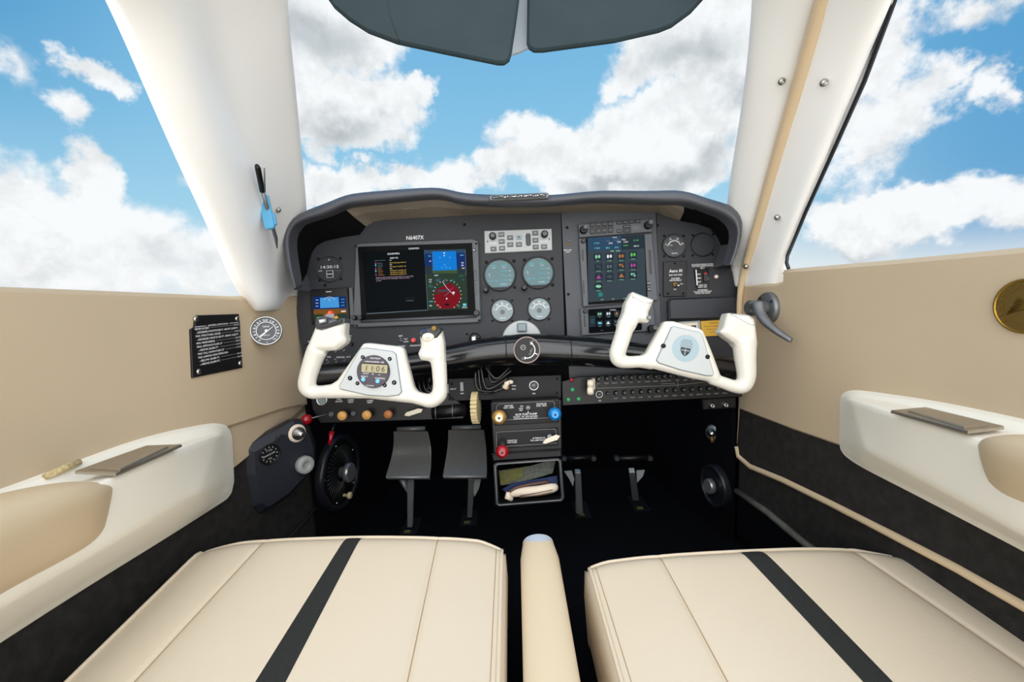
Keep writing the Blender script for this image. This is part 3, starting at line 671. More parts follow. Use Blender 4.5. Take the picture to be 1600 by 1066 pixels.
for (x, y, s_, m_n) in ((1012,468,'NAV','scr_white'),(1030,528,'GPS','scr_teal'),(1208,525,'MAP','scr_teal'),(1305,475,'TRFC','scr_teal'),(1325,520,'100','scr_teal'),(940,520,'TAS','scr_white'),(940,545,'120','scr_white'),(942,580,'GS 0','scr_dim'),(945,602,'WIND','scr_teal'),(980,648,'29.92','scr_dim'),(950,775,'HDG','scr_cyan'),(945,825,'082','scr_white'),(1312,230,'5000','scr_cyan'),(1320,320,'900','scr_white'),(1320,350,'880','scr_white'),(1330,382,'860','scr_white'),(940,300,'80','scr_white'),(930,240,'120','scr_cyan'),(1030,822,'1 3','scr_white'),(1345,845,'MENU','scr_white')):
    ST(s_, x, y, 15, m_n, .0008, al='C')
SP([(985,458),(1042,455),(1042,478),(986,481)], 'scr_steelblue', .0006); SP([(1325,800),(1365,798),(1366,828),(1326,830)], 'scr_cyan', .0007)
SP([(1000,505),(1065,502),(1067,550),(1002,553)], 'scr_slate', .0005); ell(1275,828,14,13,'scr_teal',.0007,14)
SP([(1350,172),(1356,172),(1366,470),(1360,470)], 'scr_dim', .0006); SP([(962,190),(967,190),(975,440),(969,440)], 'scr_dim', .0006)
b.build('screen', t)
# ---- small standby display
t = thing('standby_display', 519, 477, 'small square standby flight display behind the top of the left yoke', 'display')
b = MB(P1.M); b.prism(P1.poly([(487,454),(545,450),(549,504),(490,507)])[::-1], 0, .010, 'black_plastic', ch=.0012)
b.prism(P1.poly([(546,450),(552,450),(556,508),(549,508)])[::-1], 0, .007, 'bezel_grey', ch=.001); b.build('bezel', t)
b = MB(P1.M); z = .0102
def S(cx, cy): return (470+cx*100/426, 370+cy*250/1066)
SP([(94,403),(308,400),(316,480),(98,487)], 'scr_deepblue'); SP([(140,410),(262,405),(268,473),(142,478)], 'scr_skyblue', .0002); SP([(98,487),(316,480),(320,560),(102,560)], 'scr_brown', .0001)
SP([(100,520),(318,512),(320,560),(102,560)], 'scr_green', .0002); SP([(160,500),(250,497),(256,540),(162,543)], 'scr_brown', .0003)
u, v = P1.q(*S(203, 445)); b.arc(u, v, .014, .0146, z+.0004, .5, 2.6, 'scr_white'); 
for y in (425, 445, 465): line((112, y), (130, y), 3, 'scr_white', .0004); line((280, y-5), (302, y-5), 3, 'scr_cyan', .0004)
line((203,415),(203,430),3,'scr_white',.0004); line((120,540),(145,538),6,'scr_lime',.0004); line((280,500),(310,498),8,'scr_white',.0004)
ST('GARMIN', 197, 370, 7*1.75, 'scr_white', .0004, al='C')
u, v = P1.q(*S(197, 370)); b.build('screen', t)
# ---- autopilot controller
t = thing('autopilot_controller', 808, 379, 'silver push button control strip with two knobs above the round instruments', 'control unit')
b = MB(P1.M); b.prism(P1.poly([(756.5,361.5),(862,358),(863,392),(757.5,397)])[::-1], 0, .006, 'silver_face', ch=.0015)
for (x, y) in ((762, 378.5), (858, 374.5)): u, v = P1.q(x, y); b.disc(u, v, .0018, .0062, 'black_plastic', 12)
b.build('faceplate', t)
def S(cx, cy): return (740+cx*140/933, 350+cy*160/1066)
for (cx, cy, s_) in ((290,118,'HDG'),(293,190,'NAV'),(297,260,'APR'),(208,267,'BC'),(381,150,'AP'),(383,222,'ALT'),(472,220,'VNV'),(640,103,'VS'),(643,177,'IAS'),(645,247,'UP'),(732,243,'LVL')):
    u, v = P1.q(*S(cx, cy)); b = MB(P1.M); b.rr(u, v, 9*K, 7*K, .001, .006, .0085, 'key_grey', ch=.0006); b.text(s_, u, v, 1.9*K, .0087, 'paint_white'); b.build('button', t)
u, v = P1.q(*S(471, 147)); b = MB(P1.M); b.rr(u, v, 9*K, 6.6*K, .001, .006, .0085, 'emblem_blue', ch=.0006); b.rr(u, v, 4.5*K, 3*K, .0005, .0085, .0088, 'key_grey'); o = b.build('button', t); o['label'] = 'pale blue lit button'
for (cx, cy) in ((201,140),(735,120)): knob(P1, *S(cx, cy), 5.3, .006, .020, t, 'black_plastic', cap='key_grey')
u, v = P1.q(*S(568, 170)); b = MB(P1.M)
b.rr(u, v, 7.5*K, 19*K, .004, .006, .008, 'bezel_dark')
for i in range(7): b.box(u, v+(i-3)*.0036, .0085, .0062, .0016, .003, 'key_grey')
b.build('thumbwheel', t)
lettering(P1, t, [('HDG/TRK', *S(192, 92), 1.8), ('PUSH SYNC', *S(200, 208), 1.6), ('ALT SEL', *S(728, 70), 1.8), ('PUSH SYNC', *S(735, 188), 1.5), ('DN', *S(530, 118), 1.6)], z=.0063)
# ---- two round engine displays
for i, (x, y, tl, lab) in enumerate(((781, 430, 0, 'round engine display with a teal screen, nearer the big flight display'), (840.5, 426.5, 1, 'round engine display with a darker teal screen, nearer the radio column'))):
    t = thing('engine_display', x, y, lab, 'gauge', 'round digital engine displays'); u, v = P1.q(x, y); R = 25.5*K
    b = MB(P1.M); b.lathe(u, v, [(R, 0), (R, .005), (R*.93, .007), (R*.90, .0045)], 'bezel_dark', 48); b.disc(u, v, R*.92, .0046, 'black_plastic', 48); b.build('bezel', t)
    b = MB(P1.M); r_ = R*.89; pts = [(u+r_*math.cos(a), v+r_*math.sin(a)) for a in [math.radians(-58+k*296/40) for k in range(41)]]; b.poly(pts, .0049, 'dial_teal'); z = .0052
    mc = 'scr_cyan'
    for (dx, a0, a1) in ((-.35, .5, 2.9), (.28, .4, 2.8)): b.arc(u+dx*R, v+.42*R, .16*R, .19*R, z, a0, a1, mc)
    b.text('100', u-.35*R, v+.44*R, .0032, z, 'scr_white'); b.text('38.5', u+.28*R, v+.44*R, .0032, z, 'scr_white')
    for k in range(4):
        yy = v+(.22-.28*k)*R; b.box(u+.28*R, yy, z, .42*R, .0007, .0001, mc); b.text(str(90-17*k), u+.62*R, yy, .003, z, 'scr_white'); b.text(('OIL', 'FUEL', 'TIT', 'CHT')[k], u+.12*R, yy+.0022, .0018, z, mc)
    for k in range(7): b.box(u+(-.68+.09*k)*R, v-.36*R, z, .0007, .003+.0012*(k % 3), .0001, mc)
    b.box(u-.62*R, v-.02*R, z, .0007, .009, .0001, 'scr_white'); b.box(u-.68*R, v+.06*R, z, .004, .0007, .0001, 'scr_white')
    b.text('12.0 GPH', u+.18*R, v-.57*R, .003, z, 'scr_white', w=.4*R); b.text('24 V', u+.1*R, v-.70*R, .0022, z, mc)
    if tl: b.arc(u+.28*R, v+.42*R, .16*R, .20*R, z+.0001, .4, 1.3, 'scr_lime')
    b.build('screen', t)
    knob(P1, x-21.5, y+24-i*0, 4.6, .001, .022, t, 'bezel_dark', r1=3.6)
    for dx, dy in ((-21, -20), (22, -22), (23, 19)): screw(P1, x+dx, y+dy, t, 2.6)
# ---- dial gauges
def dial(x, y, r, lab, face, nums, needle, txt, name='dial_gauge', grp=None, arcm='paint_white', ng=None):
    t = thing(name, x, y, lab, 'gauge', grp); u, v = P1.q(x, y); R = r*K
    b = MB(P1.M); b.lathe(u, v, [(R, -.0005), (R, .004), (R*.94, .0055), (R*.90, .002)], 'bezel_dark', 40); b.build('bezel', t)
    b = MB(P1.M); b.disc(u, v, R*.92, .0021, face, 40); z = .0024
    b.arc(u, v-.1*R, .50*R, .54*R, z, .25, PI-.25, arcm)
    for k in range(13):
        a = .25+k*(PI-.5)/12; r0, r1 = (.54, .66 if k % 3 == 0 else .61); b.arc(u, v-.1*R, r0*R, r1*R, z, a-.02, a+.02, arcm, 1)
    for k, s_ in enumerate(nums): a = PI-.35-k*(PI-.7)/(len(nums)-1); b.text(s_, u+.74*R*math.cos(a), v-.1*R+.74*R*math.sin(a), .14*R, z, arcm)
    b.text(txt, u, v-.62*R, .12*R, z, arcm); b.build('dial_face', t)
    b = MB(P1.M); b.prism([(u-.02*R, v-.12*R), (u+.02*R, v-.08*R), (u+.5*R*math.cos(needle), v-.1*R+.5*R*math.sin(needle))], .0027, .0031, arcm)
    b.disc(u, v-.12*R, .20*R, .0033, 'bezel_dark' if face == 'dial_black' else 'key_grey', 16); b.build('needle', t)
    for dx, dy in ((-1, -1), (1, -1), (-1, 1), (1, 1)): screw(P1, x+dx*r*.82, y+dy*r*.86, t, 1.9)
dial(785, 485.5, 18.5, 'grey faced dial gauge under the left round engine display', 'lens_grey', ('0', '20', '40', '60', '80'), 1.0, 'Garwin', grp='small grey dials')
dial(842.5, 483, 18.5, 'grey faced dial gauge under the right round engine display', 'lens_grey', ('0', '10', '20', '30', '40'), 1.2, 'Garwin', grp='small grey dials')
dial(1053, 384.5, 18.5, 'black dial gauge with white arc at the upper right of the panel', 'dial_black', ('0', '10', '20', '30'), 2.6, 'Garwin')
t = thing('blank_instrument_cover', 1098, 382.5, 'plain black round cover closing an empty instrument hole', 'cover'); u, v = P1.q(1098, 382.5)
b = MB(P1.M); b.lathe(u, v, [(18.8*K, -.001), (18.8*K, .001), (17.6*K, .0022), (17*K, .0008)], 'black_plastic', 40).disc(u, v, 17.2*K, .0009, 'panel_black', 40); b.build('disc', t)
for dx, dy in ((-15.5, -15), (16, -16), (-15.5, 16.5), (15.5, 15)): screw(P1, 1098+dx, 382.5+dy, t, 2)
# ---- radio column
t = thing('audio_panel', 961, 356, 'slim audio and transponder keypad with two black knobs atop the radio column', 'audio panel')
b = MB(P1.M); b.prism(P1.poly([(902,352),(1016,343),(1017,364),(904,373)])[::-1], .0015, .010, 'bezel_grey', ch=.0015); b.build('faceplate', t)
def S(cx, cy): return (890+cx*150/820, 335+cy*195/1066)
for k in range(4):
    for (cy, s_, hh) in ((98-3*k, ('COM1', 'COM2', 'NAV1', 'NAV2')[k], 7.2), (152-4*k, ('PLT', 'PASS', 'CREW', 'SPKR')[k], 10)):
        u, v = P1.q(*S(188+51*k, cy)); b = MB(P1.M); b.rr(u, v, 7.8*K, hh*K, .001, .010, .012, 'bezel_dark', ch=.0006); b.text(s_, u, v-.001, 1.6*K, .0122, 'paint_dim'); b.build('button', t)
for (cx, cy, w, s_) in ((414,82,8,'TEL'),(466,77,8,'MUS'),(518,74,8,'MKR'),(570,70,8,'ADF'),(416,152,8,'MUTE'),(478,114,12,'HI SENSE'),(480,150,12,'DIM')):
    u, v = P1.q(*S(cx, cy)); b = MB(P1.M); b.rr(u, v, w*K, 5.4*K, .001, .010, .012, 'bezel_dark', ch=.0006); b.text(s_, u, v, 1.6*K, .0122, 'paint_dim'); b.build('button', t)
u, v = P1.q(*S(554, 125)); b = MB(P1.M); b.rr(u, v, 11.5*K, 6*K, .001, .010, .0104, 'key_grey'); b.build('window', t)
for (cx, cy) in ((112,146),(656,106)): knob(P1, *S(cx, cy), 6.0, .010, .020, t, 'black_plastic'); knob(P1, *S(cx+8, cy-14), 3.6, .020, .030, t, 'key_grey', name='inner_knob')
t = thing('navigator', 962, 424, 'tall touchscreen navigator with rows of app icons in the radio column', 'navigator')
b = MB(P1.M); b.prism(P1.poly([(903,374),(1017,366),(1026,470),(910,480)])[::-1], .0015, .010, 'bezel_grey', ch=.0015)
b.prism(P1.poly([(914,374),(1005,368),(1010,471),(918,477)])[::-1], .010, .0115, 'glass_black', ch=.0004); b.build('bezel', t)
for (x, y, w, h) in ((909.5, 400, 2.5, 18), (1014, 411, 4, 38), (911, 450, 2, 22)): u, v = P1.q(x, y); b = MB(P1.M); b.rr(u, v, w*K, h*K, .001, .010, .0104, 'bezel_dark'); b.build('card_slot', t)
knob(P1, 910, 378.5, 3.4, .010, .017, t, 'bezel_dark')
for (x, y, s_) in ((1011.5, 443.5, 'HOME'), (1012, 453, 'DTO')): u, v = P1.q(x, y); b = MB(P1.M); b.rr(u, v, 6*K, 5*K, .001, .010, .012, 'bezel_dark', ch=.0005); b.text(s_, u, v, 1.5*K, .0122, 'paint_white'); b.build('button', t)
b = MB(P1.M); z = .0117
SP([(148,212),(625,182),(640,710),(150,752)], 'scr_slate'); SP([(148,212),(628,182),(631,300),(148,322)], 'scr_steelblue', .0002)
SP([(430,196),(628,182),(631,300),(432,312)], 'scr_tile', .0003)
for k in range(5): line((150+k*0, 752-k), (638, 712-k), 1.5, 'scr_dim', .0003) if k == 0 else None
ST('GARMIN', 375, 208, 10, 'scr_white', .0005, al='C')
for (cx, cy, s_, c_) in ((222,256,'119.60','scr_cyan'),(228,298,'118.00','scr_cyan'),(316,236,'GPS','scr_dim'),(342,256,'ENR','scr_white'),(316,296,'BRG','scr_cyan'),(390,230,'XPDR','scr_dim'),(410,245,'1200','scr_white'),(392,292,'0731','scr_cyan'),(452,226,'MSG','scr_white'),(468,246,'COM','scr_white'),(468,276,'MAP1','scr_lime'),(555,232,'121.50','scr_lime'),(557,280,'108.10','scr_white'),(380,322,'OBS   SUSP','scr_icon_green')):
    ST(s_, cx, cy, 17, c_, .0005, al='C')
icons = [(232,375,'Map','icon_green'),(330,372,'Traffic','white'),(430,370,'Terrain','orange'),(530,358,'Weather','lime'),(238,460,'Charts','slate2'),(330,458,'Flight Plan','dim'),(430,450,'Procedures','orange'),(530,448,'Nearest','magenta'),(240,545,'Waypoint Info','magenta'),(332,542,'Services','slate2'),(432,532,'Utilities','orange'),(530,528,'System','icon_green'),(238,625,'Messages','icon_green')]
def icon(cx, cy, s_, m_n, sc=1.0):
    w = 34*sc; SP([(cx-w, cy-30*sc), (cx+w, cy-34*sc), (cx+w, cy+28*sc), (cx-w, cy+32*sc)], 'scr_tile', .0003); ST(s_, cx, cy+32*sc, 10*sc, 'scr_icon_green', .0006, al='C', w=min(52, 9*len(s_))*sc)
    m_n = 'scr_'+m_n; k = len(s_) % 4
    if k == 0: ell(cx, cy-4, 24*sc, 12*sc, m_n, .0005, 16)
    elif k == 1: SP([(cx-22*sc, cy+12*sc), (cx, cy-22*sc), (cx+22*sc, cy+12*sc)], m_n, .0005)
    elif k == 2: ell(cx-10*sc, cy-10*sc, 10*sc, 10*sc, m_n, .0005, 12); ell(cx+13*sc, cy+2*sc, 9*sc, 9*sc, m_n, .0005, 12); ell(cx+8*sc, cy-16*sc, 6*sc, 6*sc, m_n, .0005, 8)
    else: ell(cx-12*sc, cy-4*sc, 10*sc, 17*sc, m_n, .0005, 7); ell(cx+12*sc, cy-6*sc, 10*sc, 15*sc, m_n, .0005, 7)
for ic in icons: icon(*ic)
SP([(236,675),(272,672),(274,705),(238,708)], 'scr_teal', .0005)
for (cx, cy, s_) in ((270,732,'Back'),(362,727,'Split'),(460,722,'Audio')): ST(s_, cx, cy, 12, 'scr_icon_green', .0006, al='C')
b.build('screen', t)
t = thing('compact_navigator', 960, 502, 'short touchscreen unit at the foot of the radio column, half hidden by the right yoke', 'navigator')
b = MB(P1.M); b.prism(P1.poly([(905,483),(1019,475),(1023,517),(908,525)])[::-1], .0015, .010, 'bezel_grey', ch=.0015); b.prism(P1.poly([(918,484),(998,479),(1000,516),(920,521)])[::-1], .010, .0115, 'glass_black', ch=.0004); b.build('bezel', t)
knob(P1, 913, 487, 3.4, .010, .017, t, 'bezel_dark'); knob(P1, 1015, 514, 6, .010, .022, t, 'black_plastic'); knob(P1, 1018, 513, 3.6, .022, .030, t, 'key_grey', name='inner_knob')
u, v = P1.q(912.5, 502); b = MB(P1.M); b.rr(u, v, 2.5*K, 18*K, .001, .010, .0104, 'bezel_dark'); b.build('card_slot', t)
b = MB(P1.M); SP([(152,815),(600,786),(606,985),(158,1010)], 'scr_black'); SP([(160,870),(212,867),(214,960),(162,965)], 'scr_tile', .0003)
for (cx, cy, s_, c_) in ((248,858,'Map','icon_green'),(322,855,'Traffic','white'),(392,850,'Terra','orange'),(250,935,'Nav2','cyan'),(320,930,'Plans','white'),(390,925,'Proced','dim')): icon(cx, cy, s_, c_, .72)
ST('N MENU', 360, 820, 13, 'scr_white', .0005, al='C'); ST('COM', 188, 905, 13, 'scr_teal', .0005, al='C'); ST('NAV', 188, 925, 13, 'scr_teal', .0005, al='C'); ST('Back', 268, 992, 11, 'scr_dim', .0005, al='C')
b.build('screen', t)
t = thing('toggle_switch', 887.5, 381, 'small bronze toggle switch on the grey strip left of the navigator', 'switch'); u, v = P1.q(887.5, 381)
b = MB(P1.M); b.cyl(u, v, 2.6*K, .0015, .004, 'brass_dark', 12); b.build('nut', t); b = MB(P1.M); b.tube([(u, v, .003), (u+.001, v+.004, .013)], [.001, .0016], 'metal', 8); b.build('lever', t)
lettering(P1, t, [('EMERG BUS', 887, 391, 1.7), ('NORM', 887, 394, 1.7)], z=.0018)
# ---- right hand plates
t = thing('bus_switch_plate', 1056, 438, 'flat black switch plate with handwritten style lettering and a bronze toggle under the right dial', 'switch plate')
b = MB(P1.M); b.prism(P1.poly([(1036,409),(1073,408),(1072,463),(1036,464)])[::-1], -.001, .0025, 'black_plastic', ch=.0008); b.build('plate', t)
lettering(P1, t, [('Aero AI', 1055, 423.5, 5, 20), ('BUS VOLTAGE', 1055, 430, 2.4, 20), ('STANDBY', 1055, 435.5, 2.2), ('INSTRUMENT', 1055, 438.5, 2.2), ('ON', 1064, 444, 2), ('OFF', 1054, 452.5, 2)], z=.0028)
u, v = P1.q(1053.5, 445); b = MB(P1.M); b.cyl(u, v, 3.4*K, .0025, .006, 'brass_dark', 14); b.build('nut', t); b = MB(P1.M); b.tube([(u, v, .005), (u+.007, v-.005, .014)], [.0015, .0026], 'metal', 10); b.build('lever', t)
for (x, y) in ((1054, 412), (1043, 459), (1067, 459)): screw(P1, x, y, t, 1.8, z=.0025)
t = thing('beacon_switch', 1097, 437, 'black rocker switch block with a red lamp among white warning text', 'switch')
b = MB(P1.M); b.prism(P1.poly([(1084,421),(1107,419),(1107,449),(1088,451)])[::-1], -.001, .003, 'black_plastic', ch=.0008); b.build('plate', t)
u, v = P1.q(1101, 428); b = MB(P1.M); b.cyl(u, v, 2.6*K, .003, .006, 'red_knob', 12); b.build('lamp', t)
u, v = P1.q(1101, 435); b = MB(P1.M); b.rr(u, v, 6.5*K, 11*K, .001, .003, .008, 'bezel_dark', ch=.0008); b.build('rocker', t)
u, v = P1.q(1087.5, 434); b = MB(P1.M); b.box(u, v, .0034, 1.6*K, 24*K, .0004, 'paint_white', rot=.03); b.build('white_bar', t)
lettering(P1, t, [('FOR AVIATION EMERGENCY USE ONLY', 1097, 413.5, 2, 34), ('UNAUTHORIZED OPERATION PROHIBITED', 1097, 416, 2, 34), ('ELT', 1097, 419, 3), ('ON', 1091, 429, 2.4), ('ARM', 1091, 435, 2.4), ('TEST', 1091, 441, 2.4), ('XMT', 1104, 436, 1.8), ('PRESS ON', 1097, 446, 2), ('RESET ARM', 1097, 449, 2), ('WARNING', 1097, 453.5, 2.2), ('TEST ONLY IN FIRST FIVE MINUTES', 1097, 456, 2, 28), ('AFTER THE HOUR', 1097, 458.5, 2)], z=.0032)
u, v = P1.q(1119, 432.5); b = MB(P1.M); b.lathe(u, v, [(2.9*K, -.001), (2.9*K, .002), (1.5*K, .003), (1.4*K, .001)], 'cream', 16); o = b.build('jack_socket'); tag(o, 'tiny pale ringed jack socket right of the beacon switch', 'socket')
b = MB(P1.M); b.rr(*P1.q(1118, 434), .001, .001, .0002, -.001, -.0008, 'black_plastic')
t = thing('glovebox_door', 1098, 490, 'wide black padded glovebox door with rounded corners low on the right panel', 'glovebox door')
b = MB(P1.M); b.prism(P1.poly([(1042,471),(1046,467),(1150,463),(1154,466),(1156,498),(1043,501)])[::-1], 0, .012, 'box_vinyl', ch=.004); b.build('door_pad', t)
t = thing('yellow_placard', 1112, 514, 'yellow placard between the two horns of the right yoke', 'placard')
b = MB(P1.M); b.prism(P1.poly([(1094,502),(1134,499),(1136,524),(1097,526)])[::-1], 0, .0025, 'yellow_placard', ch=.0004); b.build('plate', t)
lettering(P1, t, [('WARNING', 1115, 505, 2, 14), ('TURN OFF STROBE LIGHTS', 1115, 510, 1.8, 32), ('WHEN IN CLOUD', 1114, 514.5, 1.8, 22), ('FOG OR HAZE', 1116, 519, 1.8)], 'yellow_ink', z=.0028)
t = thing('label_window', 1076, 509, 'grey framed paper label window left of the yellow placard', 'label holder')
b = MB(P1.M); b.prism(P1.poly([(1060,503),(1093,501),(1095,524),(1062,526)])[::-1], 0, .003, 'silver_face', ch=.0006); b.prism(P1.poly([(1064,506),(1089,504),(1090,520),(1065,522)])[::-1], .003, .0033, 'cream', ch=.0001); b.build('frame', t)
b = MB(P1.M); u, v = P1.q(1083, 511); b.box(u, v, .0035, 8*K, 5*K, .0002, 'ink'); b.build('dark_window', t)
# ---- switches under the big display
def toggle(x, y, lab, lever=(0, .006), F_=P1, m='metal', grp=None, nr=3.0, z=0, cat='switch', L_=.012, nm='toggle_switch'):
    t = thing(nm, x, y, lab, cat, grp, F_); u, v = F_.q(x, y)
    b = MB(F_.M); b.lathe(u, v, [(nr*F_.k, z), (nr*F_.k, z+.0025), (nr*F_.k*.7, z+.004)], 'dull_metal', 6, smooth=False); b.build('nut', t)
    b = MB(F_.M); b.tube([(u, v, z+.003), (u+lever[0], v+lever[1], z+L_)], [.0011, .0022], m, 10); b.build('lever', t); return t
toggle(627.5, 532, 'bare metal toggle switch below the middle of the big flight display', (.001, .005))
t = thing('annunciator_button', 646.5, 532, 'round pink lit push button beside the toggle under the big display', 'button'); u, v = P1.q(646.5, 532)
b = MB(P1.M); b.lathe(u, v, [(4.6*K, 0), (4.6*K, .003), (3.6*K, .004)], 'dull_metal', 20); b.build('ring', t); b = MB(P1.M); b.lathe(u, v, [(3.4*K, .0035), (3.4*K, .006), (2.4*K, .008)], 'red_light', 18); b.build('lens', t)
for i, (x, y, w_) in enumerate(((525, 549, 'left'), (538, 547, 'right'))): toggle(x, y, 'small toggle in the upper pair behind the left yoke, %s one' % w_, (.001, .006), grp='switches behind the left yoke')
for i, (x, y, w_) in enumerate(((513, 566, 'leftmost'), (526, 565, 'middle'), (539, 563, 'rightmost'))): toggle(x, y, 'small toggle in the lower row behind the left yoke, %s one' % w_, (.001, .006), grp='switches behind the left yoke')
t = thing('dimmer_knob', 550, 538, 'small black dimmer knob right of the toggles behind the left yoke', 'knob'); knob(P1, 550, 538, 2.6, 0, .008, t, 'black_plastic')
t = thing('selector_knob', 481, 543, 'black knob at the far left edge of the panel beside the yoke horn', 'knob'); knob(P1, 481, 543, 4.5, 0, .012, t, 'bezel_dark')
# ignition switch with key
t = thing('ignition_switch', 742, 529, 'ignition switch with a small key, just above the padded knee bar', 'ignition switch'); u, v = P1.q(742, 529)
b = MB(P1.M); b.lathe(u, v, [(9*K, 0), (9*K, .003), (6*K, .006)], 'bezel_dark', 24); b.build('collar', t); b = MB(P1.M); b.lathe(u, v, [(4*K, .005), (4*K, .010), (3*K, .011)], 'metal', 16); b.rr(u-.004, v-.001, .003, .010, .001, .010, .013, 'metal'); b.build('lock_barrel', t)
b = MB(P1.M); b.prism([(u+.002, v+.002), (u+.013, v+.006), (u+.015, v+.001), (u+.004, v-.003)], .010, .022, 'black_plastic', ch=.001); b.build('handle', t)
screw(P1, 730, 522, pn, 1.9)
# pale round boss half hidden by the knee bar
t = thing('round_boss', 815.5, 530, 'pale grey round disc peeping over the knee bar under the dials', 'disc'); u, v = P1.q(815.5, 532)
b = MB(P1.M); b.lathe(u, v, [(31*K, .001), (31*K, .004), (29*K, .006)], 'plate_grey', 48); b.build('disc', t); b = MB(P1.M); b.rr(u+.001, v+20*K, 15*K, 14*K, .003, .006, .014, 'lens_grey', ch=.003); b.build('block', t)
# ================================================================ padded knee bar across the panel
P2 = PF(.985)
def smooth_path(pts, n=6):
    out = []
    for i in range(len(pts)-1):
        p0 = pts[max(i-1, 0)]; p1 = pts[i]; p2 = pts[i+1]; p3 = pts[min(i+2, len(pts)-1)]
        for k in range(n):
            t = k/n; out.append(tuple(.5*((2*p1[j])+(-p0[j]+p2[j])*t+(2*p0[j]-5*p1[j]+4*p2[j]-p3[j])*t*t+(-p0[j]+3*p1[j]-3*p2[j]+p3[j])*t**3) for j in range(len(p1))))
    return out+[pts[-1]]
t = thing('knee_bar', 822, 547, 'glossy black padded knee bar running across under the instruments', 'knee bar', F_=P2)
bp_ = smooth_path([(486,592,19),(560,582,19),(640,570,19),(698,561,20),(760,551,22.5),(822,546.5,25),(880,548,24),(943,552,22.5),(1020,560,20.5),(1100,570,17),(1150,576,15)])
b = MB(); b.tube([F(x, y, .985) for x, y, r in bp_], [r*.985/FPX for x, y, r in bp_], 'bar_leather', 24, flat=1.0, up=tuple(FWD)); b.build('padding', t)
for px_ in (788, 891):
    q = min(bp_, key=lambda a: abs(a[0]-px_)); b = MB(); c0 = F(q[0], q[1], .985); r = q[2]*.985/FPX
    b.tube([c0+Vector((-.0012, 0, 0)), c0+Vector((.0012, 0, 0))], r*1.012, 'black_plastic', 24, up=tuple(FWD)); b.build('seam', t)
P3 = PF(.955); k3 = P3.k
t = thing('bar_knob', 823, 547, 'round black knob with pale rim and curved white arrow centred on the knee bar', 'knob', F_=P3); u, v = P3.q(823, 547)
b = MB(P3.M); R = 21*k3; b.lathe(u, v, [(R, -.004), (R, .008), (R*.98, .010), (R*.92, .010), (R*.90, .008)], 'rim_dim', 40); b.build('rim', t)
b = MB(P3.M); b.disc(u, v, R*.91, .0082, 'black_plastic', 40); b.arc(u, v, R*.56, R*.63, .0086, -1.75, .9, 'paint_white'); 
for a in (.95, -1.8): b.disc(u+R*.6*math.cos(a), v+R*.6*math.sin(a), R*.13, .0087, 'paint_white', 3)
b.box(u+R*.66, v-R*.30, .0087, R*.28, R*.06, .0002, 'paint_white', rot=-.5)
b.arc(u-R*.27, v+R*.2, R*.15, R*.20, .0087, 0, 2*PI, 'paint_dim'); b.text('M', u-R*.27, v+R*.2, R*.16, .0087, 'paint_dim'); b.text('UP', u+R*.42, v+R*.62, R*.15, .0087, 'paint_dim'); b.text('DN', u-R*.25, v-R*.62, R*.15, .0087, 'paint_dim'); b.text('TURN', u+R*.28, v-R*.15, R*.14, .0087, 'paint_dim', rot=1.2); b.build('knob_face', t)

# ================================================================ lower sub-panels
P4 = PF(1.02); k4 = P4.k
def plate(F_, pts, z0, z1, m, t, name='plate', ch=.001):
    b = MB(F_.M); q = F_.poly(pts); A = sum(q[i][0]*q[(i+1) % len(q)][1]-q[(i+1) % len(q)][0]*q[i][1] for i in range(len(q)))
    if A < 0: q = q[::-1]
    b.prism(q, z0, z1, m, ch=ch); return b.build(name, t)
t = thing('center_subpanel', 790, 605, 'black switch subpanel under the knee bar, between the yokes', 'subpanel', F_=P4)
plate(P4, [(700,592),(877,586),(877,622),(700,627)], -.004, 0, 'lower_black', t)
for (x, y) in ((870, 614), (706, 600), (871, 592)): screw(P4, x, y, t, 2, 0)
for (x, y) in ((722, 604), (699, 607)): b = MB(P4.M); u, v = P4.q(x, y); b.rr(u, v, 6*k4, 15*k4, .001, 0, .006, 'dull_metal', ch=.001); b.build('rocker', t)
lettering(P4, t, [('DIM', 722, 615, 2), ('LDG LT', 708, 608, 2), ('PARK', 803, 603, 2), ('PULL', 803, 608, 2), ('ADJ', 834, 615, 2), ('ALT AIR', 786, 607, 2)])
t = thing('headset_jack', 834, 602.5, 'bright metal ring jack socket below the knee bar knob', 'socket', F_=P4); u, v = P4.q(834, 602.5)
b = MB(P4.M); b.lathe(u, v, [(8*k4, 0), (8*k4, .004), (6.6*k4, .006), (5.6*k4, .002)], 'metal', 28).disc(u, v, 5.8*k4, .0022, 'bezel_dark', 24); b.build('ring', t); b = MB(P4.M); b.lathe(u, v, [(3.6*k4, .002), (3.6*k4, .006), (1.8*k4, .007), (1.6*k4, .003)], 'dull_metal', 6, smooth=False); b.build('nut', t)
t = thing('parking_brake_pull', 792, 600, 'worn cream pull handle poking out beside the black cables', 'handle', F_=P4); u, v = P4.q(792, 600)
b = MB(P4.M)
b.tube([(u+.008, v+.006, .020), (u, v+.003, .018), (u-.002, v-.006, .016), (u-.008, v-.004, .012)], [.0045, .006, .0065, .005], 'bone', 10); b.tube([(u+.009, v+.004, .022), (u+.011, v+.009, .024)], [.0055, .004], 'cream', 8); b.build('grip', t)
b = MB(P4.M); b.lathe(u-.001, v-.006, [(6*k4, 0), (6*k4, .010), (4*k4, .012)], 'brass_dark', 16); b.build('collar', t)
t = thing('cable_bundle', 762, 590, 'bundle of looping black cables hanging under the knee bar', 'cables', F_=P4)
